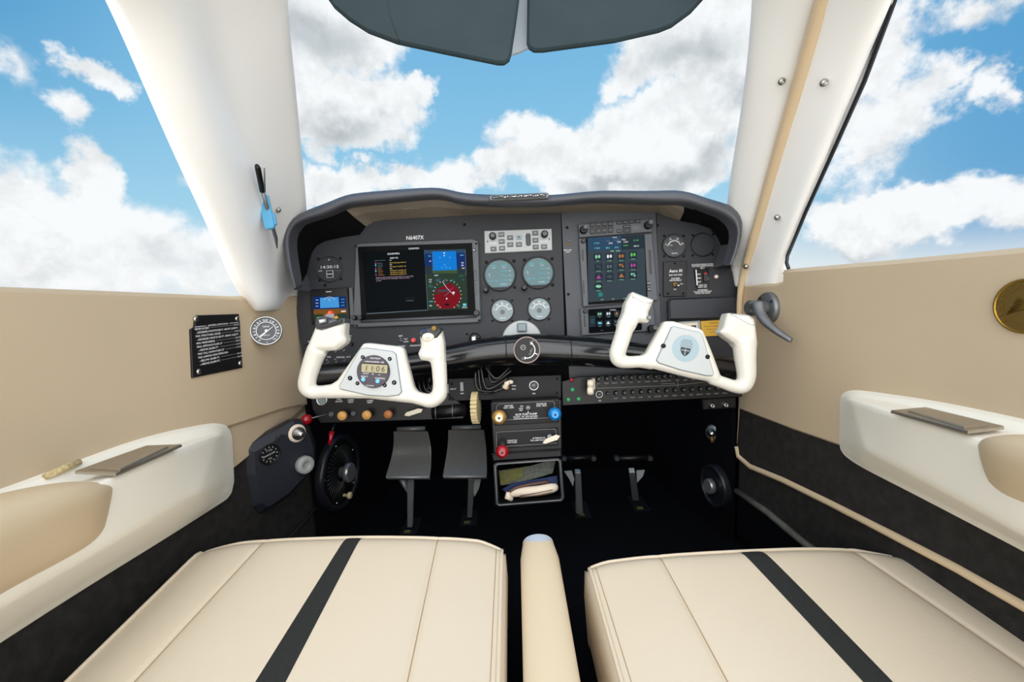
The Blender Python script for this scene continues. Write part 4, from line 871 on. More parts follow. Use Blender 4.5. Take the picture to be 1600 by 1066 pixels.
for i, (c0, c1, c2) in enumerate((((748,575),(756,612),(792,604)),((752,572),(762,606),(794,590)),((764,572),(770,596),(800,578)),((744,580),(748,606),(772,611)),((758,570),(776,590),(797,572)))):
    pts = smooth_path([(*P4.q(*c0), .012+.003*i), (*P4.q(*c1), .020+.003*i), (*P4.q(*c2), .012+.002*i)], 8); b = MB(P4.M); b.tube(pts, .0032, 'wire', 10); b.build('cable', t)
t = thing('cable_coil', 672, 612, 'coil of black cables seen through the right horn of the left yoke', 'cables', F_=P4)
for i in range(5):
    pts = smooth_path([(*P4.q(648+7*i, 590), .01), (*P4.q(654+7*i, 612-2*i), .022), (*P4.q(668+6*i, 614-2*i), .02), (*P4.q(673+6*i, 588), .01)], 6); b = MB(P4.M); b.tube(pts, .0034, 'wire', 8); b.build('cable', t)
# breaker panel
t = thing('circuit_breaker_panel', 1018, 610, 'long black circuit breaker panel below the right yoke with two rows of round breakers', 'circuit breaker panel', F_=P4)
plate(P4, [(878,596),(905,589),(1155,580),(1160,620),(879,634)], -.004, 0, 'black_plastic', t)
def S(cx, cy): return (870+cx*300/1600, 570+cy*80/427)
row1 = [S(345+68*k if k < 9 else 345+66*k, 118-2.8*k) for k in range(13)]
row2 = [S(420+70*k, 238-3.4*k) for k in range(15)]
n1 = ['ALT', 'FIELD', 'RADIO', 'STBY', 'NAV', 'GPS', 'COMM', 'XPDR', 'AUDIO', 'ENC', 'ADF', 'DME', 'AUX']; n2 = ['', 'FLAP', 'TRIM', 'PITOT', 'FUEL', 'OIL', 'STROBE', 'INST', 'TURN', 'CAB', 'LDG', 'NAV LT', 'TAXI', 'GEAR', 'STALL']
for r_, (row, nm) in enumerate(((row1, n1), (row2, n2))):
    for k, (x, y) in enumerate(row):
        u, v = P4.q(x, y); b = MB(P4.M); r0 = 3.9*k4 if not (r_ and k == 0) else 2.8*k4
        b.lathe(u, v, [(r0, 0), (r0, .002), (r0*.8, .003), (r0*.78, .006), (r0*.6, .0075)], 'bezel_dark', 18); b.disc(u, v, r0*.35, .0077, 'bezel_grey', 10); b.build('breaker', t)
lettering(P4, t, [(n_, x, y+7.5+1.2*r, 2) for r, (row, nm) in enumerate(((row1, n1), (row2, n2))) for n_, (x, y) in zip(nm, row) if n_], 'paint_dim', name='breaker_lettering')
b = MB(P4.M)
for p, q_ in (((933,607),(1057,602)),((932,600),(933,607)),((1059,597),(1059,605)),((1057,602),(1112,596)),((1033,600),(1055,599))):
    p = P4.q(*p); q_ = P4.q(*q_); d = Vector(q_)-Vector(p); b.box((p[0]+q_[0])/2, (p[1]+q_[1])/2, .0003, d.length, .0006, .0003, 'paint_dim', rot=math.atan2(d.y, d.x))
b.build('white_lines', t)
u, v = P4.q(*S(354, 248)); b = MB(P4.M); b.arc(u, v, 4.6*k4, 5.3*k4, .0005, 0, 2*PI, 'paint_white'); b.lathe(u, v, [(3*k4, 0), (3*k4, .003), (2*k4, .004)], 'bezel_grey', 16); b.text('ON', *P4.q(*S(358, 300)), .003, .0005, 'paint_white'); b.build('ringed_switch', t)
for (x, y, w_, m_n) in ((894.5, 609, 'upper green gear light, alone above the other two', 'green_light'), (888, 624.5, 'lower left green gear light beside the pedestal', 'green_light'), (904, 623.5, 'lower right green gear light nearest the gear lever', 'green_light'), (893, 594, 'dull red warning light above the three green ones', 'red_knob')):
    u, v = P4.q(x, y); b = MB(P4.M); b.lathe(u, v, [(3.2*k4, 0), (3.2*k4, .003), (2*k4, .0045), (0, .005)], m_n, 16); o = b.build('indicator_light'); tag(o, w_, 'light', 'landing gear lights')
t = thing('gear_lever', 919, 604, 'landing gear lever with a cream wheel shaped knob', 'lever', F_=P4); u, v = P4.q(920, 602)
b = MB(P4.M); b.rr(u+.008, v+.004, .005, .024, .002, .001, .022, 'cream', ch=.001); b.tube([(u, v, 0), (u, v, .03)], .0035, 'metal', 8); b.build('stem', t)
for dx, dy, rr_ in ((-.001, .007, .0095), (-.002, -.009, .0105)):
    T = Matrix.Translation((u+dx, v+dy, .032)) @ Matrix.Rotation(PI/2-.25, 4, 'Y') @ Matrix.Scale(.9, 4, (0, 1, 0)); b = MB(P4.M); b.lathe(0, 0, [(rr_*.5, -.007), (rr_*.9, -.006), (rr_, 0), (rr_*.9, .006), (rr_*.5, .007)], 'cream', 20, T=T); b.build('wheel_knob', t)
# headset jack plate under the breakers
P5 = PF(1.03)
t = thing('jack_plate', 1118, 633, 'small black plate with two chrome headset jacks under the breaker panel', 'jack plate', F_=P5)
plate(P5, [(1097,624),(1150,620),(1150,638),(1099,641)], -.012, 0, 'black_plastic', t, ch=.002)
for (x, y) in ((1111, 633.5), (1132, 632.5)):
    u, v = P5.q(x, y); b = MB(P5.M); b.lathe(u, v, [(5.3*P5.k, 0), (5.3*P5.k, .003), (3.6*P5.k, .005), (3.2*P5.k, .010), (1.6*P5.k, .0105), (1.4*P5.k, .006)], 'metal', 20).disc(u, v, 1.6*P5.k, .0065, 'black_matte', 12); b.build('jack', t)
# left lower subpanel with pull knobs
t = thing('left_subpanel', 600, 640, 'black subpanel below the left yoke carrying the row of orange knobs', 'subpanel', F_=P4)
plate(P4, [(484,606),(505,620),(700,612),(730,640),(724,655),(500,662),(488,640)], -.010, 0, 'black_plastic', t, ch=.002)
lettering(P4, t, [('FUEL', 530, 624, 2.4), ('BOOST', 530, 627.5, 2.4), ('CABIN', 548, 625, 2.4), ('VENT', 548, 628.5, 2.4), ('CABIN', 578, 626, 2.4), ('HEAT', 578, 629, 2.4)], name='lettering')
for i, (x, y, r, m_n, w_) in enumerate(((541, 647, 7.3, 'orange_knob', 'bright orange pull knob, leftmost and largest of the three under the left yoke'), (578.5, 646, 7.2, 'orange_knob', 'bright orange pull knob, middle of the three under the left yoke'), (611, 645, 6.6, 'orange_dim', 'dull brownish orange pull knob, right of the other two'))):
    t = thing('pull_knob', x, y, w_, 'knob', 'orange pull knobs', P4); u, v = P4.q(x, y); b = MB(P4.M); b.cyl(u, v, .0025, 0, .018, 'dull_metal', 10); b.build('shaft', t)
    b = MB(P4.M); R = r*k4*.97; b.lathe(u, v, [(R*.6, .016), (R, .020), (R, .026), (R*.85, .029), (0, .030)], m_n, 24); b.build('knob_cap', t)
for (x, y, w_) in ((519, 647, 'small dark knob at the left end of the orange knob row'), (553.5, 646, 'small dark knob between the first and second orange knobs')):
    t = thing('small_knob', x, y, w_, 'knob', None, P4); u, v = P4.q(x, y); b = MB(P4.M); b.lathe(u, v, [(4.2*k4, 0), (4.2*k4, .006), (3*k4, .008), (1.6*k4, .006)], 'bezel_grey', 18); b.build('cap', t)
u, v = P4.q(504, 625); b = MB(P4.M); b.lathe(u, v, [(9*k4, 0), (9*k4, .004), (7.4*k4, .006), (6.5*k4, .002)], 'metal', 24).disc(u, v, 6.8*k4, .0022, 'lens_grey', 20); o = b.build('round_meter'); tag(o, 'chrome rimmed round meter peeping below the left yoke', 'meter')
t = thing('vent_lever', 648, 643, 'pale pointed lever right of the orange knobs', 'lever', F_=P4); b = MB(P4.M); q = P4.poly([(634,648),(637,643),(655,637),(663,638),(660,643),(641,649)])[::-1]
b.prism(q, .012, .016, 'cream', ch=.001); b.build('blade', t); u, v = P4.q(652, 642); b = MB(P4.M); b.cyl(u, v, .003, 0, .012, 'dull_metal', 10); b.build('pivot', t)
t = thing('black_duct', 704, 643, 'short black duct with two pale bands beside the ivory trim wheel', 'duct', F_=P4); a, c = P4.q(676, 645), P4.q(728, 640)
b = MB(P4.M); b.tube([(a[0], a[1], .004), (c[0], c[1], .004)], .014, 'black_plastic', 20); b.build('pipe', t)
for f_ in (.12, .62): x, y = a[0]+(c[0]-a[0])*f_, a[1]+(c[1]-a[1])*f_; b = MB(P4.M); b.tube([(x-.001, y, .004), (x+.001, y, .004)], .0145, 'dull_metal', 20); b.build('band', t)
# trim wheel
P6 = PF(.99)
t = thing('ribbed_wheel', 742, 645, 'ivory ribbed trim wheel standing edge-on left of the pedestal', 'trim wheel', F_=P6); u, v = P6.q(742, 640)
T = Matrix.Translation((u, v, -.028)) @ Matrix.Rotation(PI/2-.08, 4, 'Y'); b = MB(P6.M); R = .036
prof = []; vts = []; fs = []; n = 24
for k in range(n*4):
    a = 2*PI*k/(n*4); rr_ = R if k % 4 < 3 else R*.86
    for z_ in (-.0070, .0070): vts.append((rr_*math.cos(a), rr_*math.sin(a), z_))
N_ = n*4
fs = [(2*k, 2*((k+1) % N_), 2*((k+1) % N_)+1, 2*k+1) for k in range(N_)]+[tuple(2*k for k in range(N_-1, -1, -1)), tuple(2*k+1 for k in range(N_))]
b.add(vts, fs, 'ivory', T=T); b.build('wheel', t)

# ================================================================ centre pedestal
P7 = PF(.985); k7 = P7.k
t = thing('center_pedestal', 822, 705, 'black centre pedestal with engine knobs above an open cubby', 'pedestal', F_=P7)
plate(P7, [(766,630),(770,627),(873,622),(878,626),(879,716),(771,722)], -.10, 0, 'black_plastic', t, 'housing', ch=.003)
plate(P7, [(771,632),(873,627),(873,660),(773,665)], 0, .003, 'lower_black', t, 'upper_plate', ch=.0012)
plate(P7, [(775,675),(872,668),(872,696),(776,701)], 0, .003, 'lower_black', t, 'lower_plate', ch=.0012)
plate(P7, [(768,708),(877,701),(878,713),(770,720)], 0, .010, 'black_plastic', t, 'ridge', ch=.003)
b = MB(P7.M)
for loop in ([(780,631),(776,635),(775,656)],[(780,631),(863,627),(866,629),(867,652)],[(776,703-28),(776,698)],[(776,675),(866,670),(868,672),(869,678)],[(776,698),(870,692)],[(780,656.5),(870,652)]):
    for p, q_ in zip(loop, loop[1:]):
        p = P7.q(*p); q_ = P7.q(*q_); d = Vector(q_)-Vector(p); b.box((p[0]+q_[0])/2, (p[1]+q_[1])/2, .0034, d.length, .0006, .0003, 'paint_dim', rot=math.atan2(d.y, d.x))
b.build('white_lines', t)
lettering(P7, t, [('MIXTURE', 795, 634, 2.2), ('RICH - LEAN', 795, 637, 2), ('PROPELLER', 846, 631, 2.2), ('PUSH - INCR', 846, 634, 2), ('ON', 815, 634.5, 2), ('LOW', 814, 638, 2), ('OFF', 814, 641, 2), ('AUX FUEL PUMP', 822, 647, 3.2, 34), ('IN FLIGHT - OFF  LOW FOR VAPOR', 821, 650.7, 2, 38), ('HIGH FOR ENGINE FAILURE', 821, 653.7, 2, 36), ('THROTTLE', 800, 688, 2.2), ('PUSH OPEN', 800, 691, 2), ('ALTERNATE AIR', 842, 684, 2.2, 20), ('PULL AND HOLD', 840, 687.5, 2.2, 22)], z=.0034)
# quadrant knobs
def qknob(x, y, r, m, lab, name, L_, dx=0, dy=0, cm=None):
    t = thing(name, x, y, lab, 'control knob', None, P7); u, v = P7.q(x, y); R = r*k7*.94
    b = MB(P7.M); b.tube([(u-dx, v-dy, .002), (u, v, L_)], .005, 'metal', 14); b.build('shaft', t)
    b = MB(P7.M); prof = [(R*.5, L_-.004), (R*.97, L_), (R, L_+.004), (R*.93, L_+.010), (R*.7, L_+.014), (R*.5, L_+.0155)]; b.lathe(u, v, prof, m, 32); b.disc(u, v, R*.5, L_+.0157, cm or m, 24); b.lathe(u, v, [(R*.16, L_+.0157), (R*.12, L_+.0168)], 'screw_dark', 12); b.build('knob_cap', t)
qknob(780.5, 649, 12, 'gold', 'gold mixture knob at the upper left of the pedestal', 'mixture_knob', .022, cm='cream')
qknob(865, 644, 11, 'blue_knob', 'blue propeller knob at the upper right of the pedestal', 'propeller_knob', .022, .004, -.002)
qknob(785.5, 698, 10.5, 'red_knob', 'red throttle knob on a chrome shaft at the lower left of the pedestal', 'throttle_knob', .040, 0, -.016)
toggle(825, 637, 'metal toggle in the middle of the pedestal top plate, between gold and blue knobs', (-.001, -.010), P7, 'metal', nr=4.5, z=.003, L_=.020)
t = thing('alternate_air_lever', 860, 685, 'white pointed lever at the right side of the pedestal', 'lever', F_=P7)
b = MB(P7.M); b.prism(P7.poly([(847,690),(851,684),(868,677),(874,679),(870,685),(851,691)])[::-1], .014, .018, 'cream', ch=.001); b.build('blade', t); u, v = P7.q(858, 681); b = MB(P7.M); b.cyl(u, v, .006, .003, .014, 'dull_metal', 14); b.build('pivot', t)
# cubby
P8 = PF(.975); k8 = P8.k
t = thing('storage_cubby', 826, 757, 'open black storage box with a pale worn rim at the foot of the pedestal', 'storage box', F_=P8)
outer = P8.poly([(771,727),(776,723),(872,716),(877,719),(882,778),(878,784),(780,792),(774,789)])[::-1]; inner = P8.poly([(776,730),(779,727),(870,720),(873,722),(877,776),(874,780),(782,787),(779,785)])[::-1]
b = MB(P8.M); n = len(outer)
for z0, z1, A_1, B_1, m_n in ((.0, .0, outer, inner, 'bezel_dark'),):
    b.add([(x, y, 0) for x, y in outer]+[(x, y, 0) for x, y in inner], [(i, (i+1) % n, n+(i+1) % n, n+i) for i in range(n)], 'bezel_dark')
b.add([(x, y, 0) for x, y in outer]+[(x, y, -.075) for x, y in outer], [(i, n+i, n+(i+1) % n, (i+1) % n) for i in range(n)], 'black_plastic')
b.add([(x, y, 0) for x, y in inner]+[(x, y, -.072) for x, y in inner], [(i, (i+1) % n, n+(i+1) % n, n+i) for i in range(n)]+[tuple(range(n, 2*n))], 'black_matte')
b.add([(x, y, -.075) for x, y in outer], [tuple(range(n-1, -1, -1))], 'black_plastic'); b.build('box', t)
b = MB(P8.M); rim = [(x, y, .001) for x, y in inset(outer, .0035)]; b.tube(rim, .0016, 'dull_metal', 8, closed=True); b.build('rim', t)
o = MB(P8.M).prism(P8.poly([(778,744),(830,736),(872,724),(866,748),(818,762),(782,768)])[::-1], -.040, -.0385, 'paper_grey', ch=.0003).build('folded_chart'); tag(o, 'grey green printed sheet standing at the back of the cubby', 'paper')
o = MB(P8.M).prism(P8.poly([(779,745),(818,738),(820,754),(781,767)])[::-1], -.0375, -.0365, 'paper_yellow', ch=.0003).build('checklist_card'); tag(o, 'dull yellow card in front of the printed sheet at the left of the cubby', 'card')
o = MB(P8.M).prism(P8.poly([(784,772),(800,763),(873,750),(875,773),(866,778),(800,784)])[::-1], -.034, -.028, 'folder_blue', ch=.001).build('blue_folder'); tag(o, 'dark blue folder lying behind the folded white cloth in the cubby', 'folder')
t = thing('folded_cloth', 833, 773, 'cream folded cloth bundle tied at its left end inside the cubby', 'cloth', F_=P8)
b = MB(P8.M); b.tube(smooth_path([(*P8.q(798,777), -.020), (*P8.q(812,773), -.014), (*P8.q(840,770), -.012), (*P8.q(862,767), -.016), (*P8.q(872,766), -.022)], 4), [.006, .0072, .0082, .009, .0095, .0102, .0108, .011, .011, .011, .011, .011, .0108, .010, .009, .008, .006][:17], 'bone', 12, flat=.9)
b.build('bundle', t)
b = MB(P8.M); b.tube([(*P8.q(794,772), -.012), (*P8.q(793,779), -.010), (*P8.q(800,784), -.012)], [.0045, .008, .005], 'bone', 8); b.build('knotted_end', t)
b = MB(P8.M); b.tube(smooth_path([(*P8.q(796,773), -.016), (*P8.q(806,766), -.014), (*P8.q(828,761), -.016), (*P8.q(858,758), -.022)], 3), .0032, 'wood_brown', 8); o = b.build('brown_edge', t)
for yy in (772, 776): b = MB(P8.M); b.tube([(*P8.q(812, yy+3), -.0035+.001*(776-yy)), (*P8.q(838, yy-1), -.0015), (*P8.q(864, yy-5), -.006)], .0009, 'wood_brown', 6); b.build('fold_line', t)

# ================================================================ rudder pedals
def pedal(cx, top, bot, w0, w1, ax0, ay0, ax1, ay1, lab, D=1.20):
    PP = PF(D); k = PP.k; t = thing('rudder_pedal', ax1, ay1, lab, 'pedal', 'left side rudder pedals', PP)
    rows = []; n = 24
    for j in range(11):
        f = j/10; y = top+(bot-top)*f; w = w0+(w1-w0)*min(1, f*1.1); z = .030*math.sin(PI*f)*-1+.03*f; zz = z
        if j == 10: zz += .004
        r = []
        for i in range(n*2+1):
            x = cx+(i/(n*2)-.5)*w; u, v = PP.q(x, y); r.append(PP.M @ Vector((u, v, zz+(.0012 if i % 2 else 0))))
        rows.append(r)
    rows.append([p+Vector((0, .012, -.010)) for p in rows[-1]]); b = MB(); b.grid(rows, 'pedal_rubber', smooth=False); b.build('pad', t, solid=.003)
    u0, v0 = PP.q(cx-w0*.42, top-3); u1, v1 = PP.q(cx+w0*.42, top-4); b = MB(PP.M); b.tube([(u0, v0, -.004), (u1, v1, -.004)], .006, 'pedal_rubber', 12); b.build('top_bar', t)
    e0, e1 = rows[-2][0]+Vector((0, -.002, -.001)), rows[-2][-1]+Vector((0, -.002, -.001)); b = MB(); b.tube([e0, e1], .0035, 'silver_face', 10); o = b.build('lower_edge', t); o['label'] = 'rolled lower edge, pale to stand for its highlight'  # pale tube put in for the highlight along the pad's rolled edge
    u0, v0 = PP.q(cx-w1*.42, bot+5); u1, v1 = PP.q(cx+w1*.42, bot+3); b = MB(PP.M); b.tube([(u0, v0, .004), (u1, v1, .004)], .005, 'black_plastic', 12); b.build('pivot_bar', t)
    a = Vector((*PP.q(ax0, ay0), -.002)); A2 = PP.M @ a; B2 = atZ(ax1, ay1, .01); d = (B2-A2).normalized(); sidev = UX; nn_ = sidev.cross(d).normalized()
    b = MB(); hw = .0088; th = .007
    b.add([A2-sidev*hw-nn_*th, A2+sidev*hw-nn_*th, A2+sidev*hw+nn_*th, A2-sidev*hw+nn_*th, B2-sidev*hw*.8-nn_*th, B2+sidev*hw*.8-nn_*th, B2+sidev*hw*.8+nn_*th, B2-sidev*hw*.8+nn_*th], [(0, 1, 2, 3), (7, 6, 5, 4), (0, 4, 5, 1), (1, 5, 6, 2), (2, 6, 7, 3), (3, 7, 4, 0)], 'pedal_metal'); b.build('arm', t, bevel=.002)
    return t, PP
mat('pedal_rubber', (128, 127, 124), .36, metal=.35)
t, PP = pedal(642, 674, 739, 52, 65, 642, 746, 641, 822, 'left rudder pedal of the left seat with ribbed pad, beside the round vent')
b = MB(PP.M); b.tube([(*PP.q(627, 750), -.010), (*PP.q(636, 772), -.012)], [.011, .005], 'pedal_metal', 4); b.build('brake_link', t)
t2, PP = pedal(728.5, 672, 738, 54, 65, 737, 746, 734, 806, 'right rudder pedal of the left seat with ribbed pad, beside the pedestal')
b = MB(PP.M); b.add([(*PP.q(741, 748), -.004), (*PP.q(752, 747), -.004), (*PP.q(748, 765), -.006), (*PP.q(741, 778), -.008), (*PP.q(739, 770), -.006)], [(4, 3, 2, 1, 0)], 'silver_face'); b.build('brake_link', t2, solid=.004)
def bare_pedal(x0, x1, y, ax0, ay0, ax1, ay1, lab, lk):
    PP = PF(1.17); t = thing('rudder_pedal', ax1, ay1, lab, 'pedal', 'right side rudder pedals', PP)
    b = MB(PP.M); a, c = PP.q(x0, y), PP.q(x1, y-2); b.tube([(*a, 0), (*c, 0)], .007, 'black_plastic', 14); b.build('foot_bar', t)
    for x in (x0+3, x1-3): b = MB(PP.M); u, v = PP.q(x, y-1); b.lathe(u, v, [(.008, -.006), (.0085, .004), (.006, .009)], 'bezel_dark', 14); b.build('bar_cap', t)
    A2 = PP.M @ Vector((*PP.q(ax0, ay0), -.006)); B2 = atZ(ax1, ay1, .02); d = (B2-A2).normalized(); n_ = UX.cross(d).normalized(); hw = .0095; th = .007; b = MB()
    b.add([A2-UX*hw*.8-n_*th, A2+UX*hw*.8-n_*th, A2+UX*hw*.8+n_*th, A2-UX*hw*.8+n_*th, B2-UX*hw-n_*th, B2+UX*hw-n_*th, B2+UX*hw+n_*th, B2-UX*hw+n_*th], [(0, 1, 2, 3), (7, 6, 5, 4), (0, 4, 5, 1), (1, 5, 6, 2), (2, 6, 7, 3), (3, 7, 4, 0)], 'pedal_metal'); b.build('arm', t, bevel=.002)
    b = MB(PP.M); b.add([(*PP.q(*p), -.008) for p in lk], [tuple(range(len(lk)-1, -1, -1))], 'pedal_metal'); b.build('brake_link', t, solid=.004)
bare_pedal(878, 930, 717, 903, 737, 905, 800, 'bare rudder pedal bar and arm right of the storage cubby', [(882,738),(894,737),(898,750),(896,762),(890,750)])
bare_pedal(960, 1018, 717, 988, 736, 993, 779, 'bare rudder pedal bar and arm farther right in the footwell', [(996,737),(1009,736),(1006,746),(997,756)])
for i, (x, y, lab) in enumerate(((641, 826, 'open floor slot at the foot of the left pedal'), (733, 812, 'open floor slot at the foot of the second pedal'), (909, 800, 'open floor slot at the foot of the third pedal'), (999, 790, 'open floor slot at the foot of the rightmost pedal'))):
    P = atZ(x, y, .002); b = MB(); b.box(P.x, P.y+.015, .0015, .045, .09, .003, 'rubber'); b.box(P.x-.004, P.y-.018, .0035, .016, .012, .002, 'paper_yellow'); o = b.build('floor_slot'); tag(o, lab, 'floor slot', 'pedal slots in the floor')
# ================================================================ control yokes
DY = .82; PY = PF(DY); ky = PY.k
def yoke(lab, name, ox, oy, sc, tubes, polys, plate_pts, rot):
    def q(cx, cy): return PY.q(ox+cx*sc, oy+cy*sc)
    c = q(*plate_pts[-1]); t = empty(name, frame(PY.M @ Vector((*c, 0)), -FWD, UX), lab, 'control yoke'); u1 = sc*ky
    b = MB(PY.M)
    for tb in tubes:
        pts = smooth_path([(*q(a[0], a[1]), a[3] if len(a) > 3 else 0, a[2]*u1) for a in tb], 5); b.tube([p[:3] for p in pts], [p[3] for p in pts], 'yoke_white', 20)
    for pl, th, z in polys:
        P = [q(*p) for p in pl]; A = sum(P[i][0]*P[(i+1) % len(P)][1]-P[(i+1) % len(P)][0]*P[i][1] for i in range(len(P)))
        if A < 0: P = P[::-1]
        b.prism(P, z-th, z+th, 'yoke_white', ch=.007)
    b.build('wheel_body', t, remesh=.0022, smooth_it=9)
    b = MB(PY.M); u, v = c; b.tube([(u, v, -.008), (u, v, -.138)], .011, 'metal', 20); b.build('shaft', t)
    P = [q(*p) for p in plate_pts[:-1]][::-1]
    b = MB(PY.M); b.prism(P, .008, .0148, 'lens_grey', ch=.0008); P2_ = inset(P, -.0 if False else .0012); b.prism(P2_, .0148, .0160, 'plate_grey', ch=.0006); pl_ = b.build('face_plate', t)
    return t, q, u1, pl_
tL = [[(215,455,95),(185,520,88),(158,600,84),(128,700,81),(118,790,80),(160,842,68),(250,845,62),(380,835,68),(470,830,60)],
      [(1000,860,55),(1090,885,62),(1180,912,62),(1270,925,68),(1338,870,74),(1348,790,68),(1345,700,69),(1338,600,72),(1322,510,80),(1300,440,92),(1280,360,95)]]
pL = [([(240,185),(300,175),(490,205),(482,320),(500,362),(482,402),(400,460),(300,466),(125,462),(180,330)], .0165, 0),
      ([(645,395),(690,390),(1000,425),(1022,450),(1060,600),(1112,800),(1150,850),(1100,950),(900,928),(700,905),(430,902),(330,905),(330,782),(405,735)], .0125, 0),
      ([(1168,300),(1365,262),(1390,380),(1400,560),(1250,560),(1175,548),(1150,490),(1178,430)], .0155, 0)]
t, q, u1, pl = yoke('white left control yoke with a round chronometer on its grey centre plate', 'control_yoke', 460, 470, .16883, tL, pL, [(632,442),(682,432),(930,465),(962,492),(1014,838),(985,868),(880,880),(700,868),(450,812),(440,782),(745,670)], 0)
rt = math.radians(-5.5)
cu, cv = q(760, 650); R = 148*u1; b = MB(PY.M); b.lathe(cu, cv, [(R, .014), (R, .0195), (R*.96, .0205)], 'purple_face', 40); cl = b.build('chronometer', t)
cc, ss_ = math.cos(rt), math.sin(rt)
def cp(x, y): return (cu+(x*cc-y*ss_)*R, cv+(x*ss_+y*cc)*R)
b = MB(PY.M); b.rr(*cp(.08, .22), 1.66*R, .58*R, .03*R, .0205, .0210, 'black_plastic', rot=rt); b.rr(*cp(.08, .20), 1.58*R, .50*R, .03*R, .0210, .0213, 'lcd', rot=rt)
for x, s_ in ((-.40, '1'), (-.06, '1'), (.06, ':'), (.30, '0'), (.62, '6')): b.text(s_, *cp(x, .20), .34*R, .0215, 'lcd_ink', rot=rt-.1)
b.build('lcd_window', cl)
b = MB(PY.M)
for x, y, s_, h in ((.10, .82, 'DAVTRON', .09), (.05, .60, 'CHRONOMETER - 800', .085), (-.42, -.13, 'FLIGHT', .08), (.0, -.15, 'ET', .08), (.4, -.17, 'LT', .08), (-.5, -.32, 'SELECT', .09), (.45, -.38, 'CONTROL', .09), (-.15, -.86, 'DAVTRON', .07)): b.text(s_, *cp(x, y), h*R, .0208, 'paint_white', rot=rt)
b.build('lettering', cl)
for x, y in ((-.56, -.50), (.32, -.56)): b = MB(PY.M); b.cyl(*cp(x, y), .13*R, .0205, .0225, 'blue_button', 16); b.build('button', cl)
for cx, cy, r in ((660,520,18),(905,535,18),(612,757,18),(860,775,18),(545,710,21),(945,750,21)):
    u, v = q(cx, cy); b = MB(PY.M); b.lathe(u, v, [(r*u1, .0155), (r*u1, .0168), (r*u1*.5, .0176)], 'screw_dark', 14); b.box(u, v, .0177, r*u1, .0004, .0003, 'metal', rot=.8); b.build('screw', t)
def qp(q, pts):
    P = [q(*p) for p in pts]; A = sum(P[i][0]*P[(i+1) % len(P)][1]-P[(i+1) % len(P)][0]*P[i][1] for i in range(len(P))); return P if A > 0 else P[::-1]
b = MB(PY.M); b.prism(qp(q, [(228,225),(240,165),(285,150),(345,152),(400,168),(495,168),(492,205),(420,240),(340,268),(285,283),(238,268)]), -.012, .0185, 'dull_metal', ch=.003); b.prism(qp(q, [(236,220),(246,172),(290,158),(345,160),(400,176),(485,178),(482,198),(415,228),(340,250),(285,262),(244,250)]), .0185, .0215, 'bezel_dark', ch=.001); o = b.build('switch_cap', t); o['label'] = 'dark switch cap with red button'
u, v = q(350, 112); b = MB(PY.M); b.lathe(u, v-.001, [(.0042, .0), (.0042, .010), (.0030, .0125)], 'orange_button', 14); b.rr(u, v-.007, .017, .010, .003, .004, .012, 'dull_metal', ch=.001); b.build('red_button', o)
for pts, m_n, z in (([(275,180),(345,168),(352,205),(285,222)], 'dull_metal', .026), ([(282,186),(330,178),(334,198),(290,208)], 'paint_white', .0265), ([(360,190),(400,178),(440,178),(440,195),(370,222)], 'bezel_grey', .024), ([(400,152),(440,146),(452,170),(420,178)], 'brass', .022)):
    b = MB(PY.M); b.prism(qp(q, pts), .019, z, m_n, ch=.0008); b.build('rocker', o)
b = MB(PY.M); b.prism(qp(q, [(1163,300),(1180,262),(1290,245),(1362,250),(1370,292),(1335,342),(1258,378),(1192,348)]), -.011, .0175, 'bezel_dark', ch=.002); o = b.build('switch_cap', t); o['label'] = 'dark switch cap with white button'
b = MB(PY.M); u, v = q(1254, 338); b.lathe(u, v, [(55*u1, .0175), (52*u1, .0195), (30*u1, .020)], 'cream', 24, sy=.7); b.lathe(u, v+.001, [(22*u1, .020), (18*u1, .025), (8*u1, .027)], 'paint_white', 16); b.build('thumb_button', o)
b = MB(PY.M); u, v = q(1312, 258); b.cyl(u, v, .0045, .012, .024, 'brass_dark', 12); b.build('knob', o)
u, v = q(1215, 280); b = MB(PY.M); b.rr(u, v, .009, .005, .001, .0175, .020, 'folder_blue', ch=.0005); b.build('rocker', o)
# right yoke
tR = [[(200,330,80),(190,360,70),(158,465,66),(125,570,65),(140,625,58),(215,640,50),(300,636,50),(400,650,52)],
      [(860,770,45),(960,802,49),(1050,832,52),(1120,828,62),(1148,760,70),(1145,680,76),(1137,600,82),(1133,520,87),(1130,450,88)]]
pR = [([(232,82),(405,148),(358,255),(368,322),(345,335),(285,322),(255,385),(118,362),(165,250),(180,175)], .0165, 0),
      ([(490,316),(560,314),(770,372),(800,395),(860,540),(935,740),(925,805),(850,795),(700,768),(520,722),(400,692),(300,682),(300,592),(345,572),(385,500)], .0125, 0),
      ([(980,250),(1140,264),(1192,300),(1203,370),(1218,510),(1050,522),(1040,495),(975,450),(918,402),(948,368),(965,290)], .0165, 0)]
t, q, u1, pl = yoke('white right control yoke with a shield emblem on its blank centre plate', 'control_yoke', 940, 440, .19697, tR, pR, [(530,362),(552,357),(752,402),(772,420),(864,728),(850,746),(800,745),(600,700),(430,645),(412,622),(640,540)], 0)
rt = math.radians(-13.5); cu, cv = q(640, 530); R = 105*u1; cc, ss_ = math.cos(rt), math.sin(rt)
b = MB(PY.M); b.disc(cu, cv, R, .0163, 'emblem_blue', 40)
def cp(x, y): return (cu+(x*cc-y*ss_)*R, cv+(x*ss_+y*cc)*R)
b.poly([cp(*p) for p in ((-.38, .05), (.38, .05), (.36, -.2), (.24, -.42), (0, -.60), (-.24, -.42), (-.36, -.2))][::-1], .0165, 'ink')
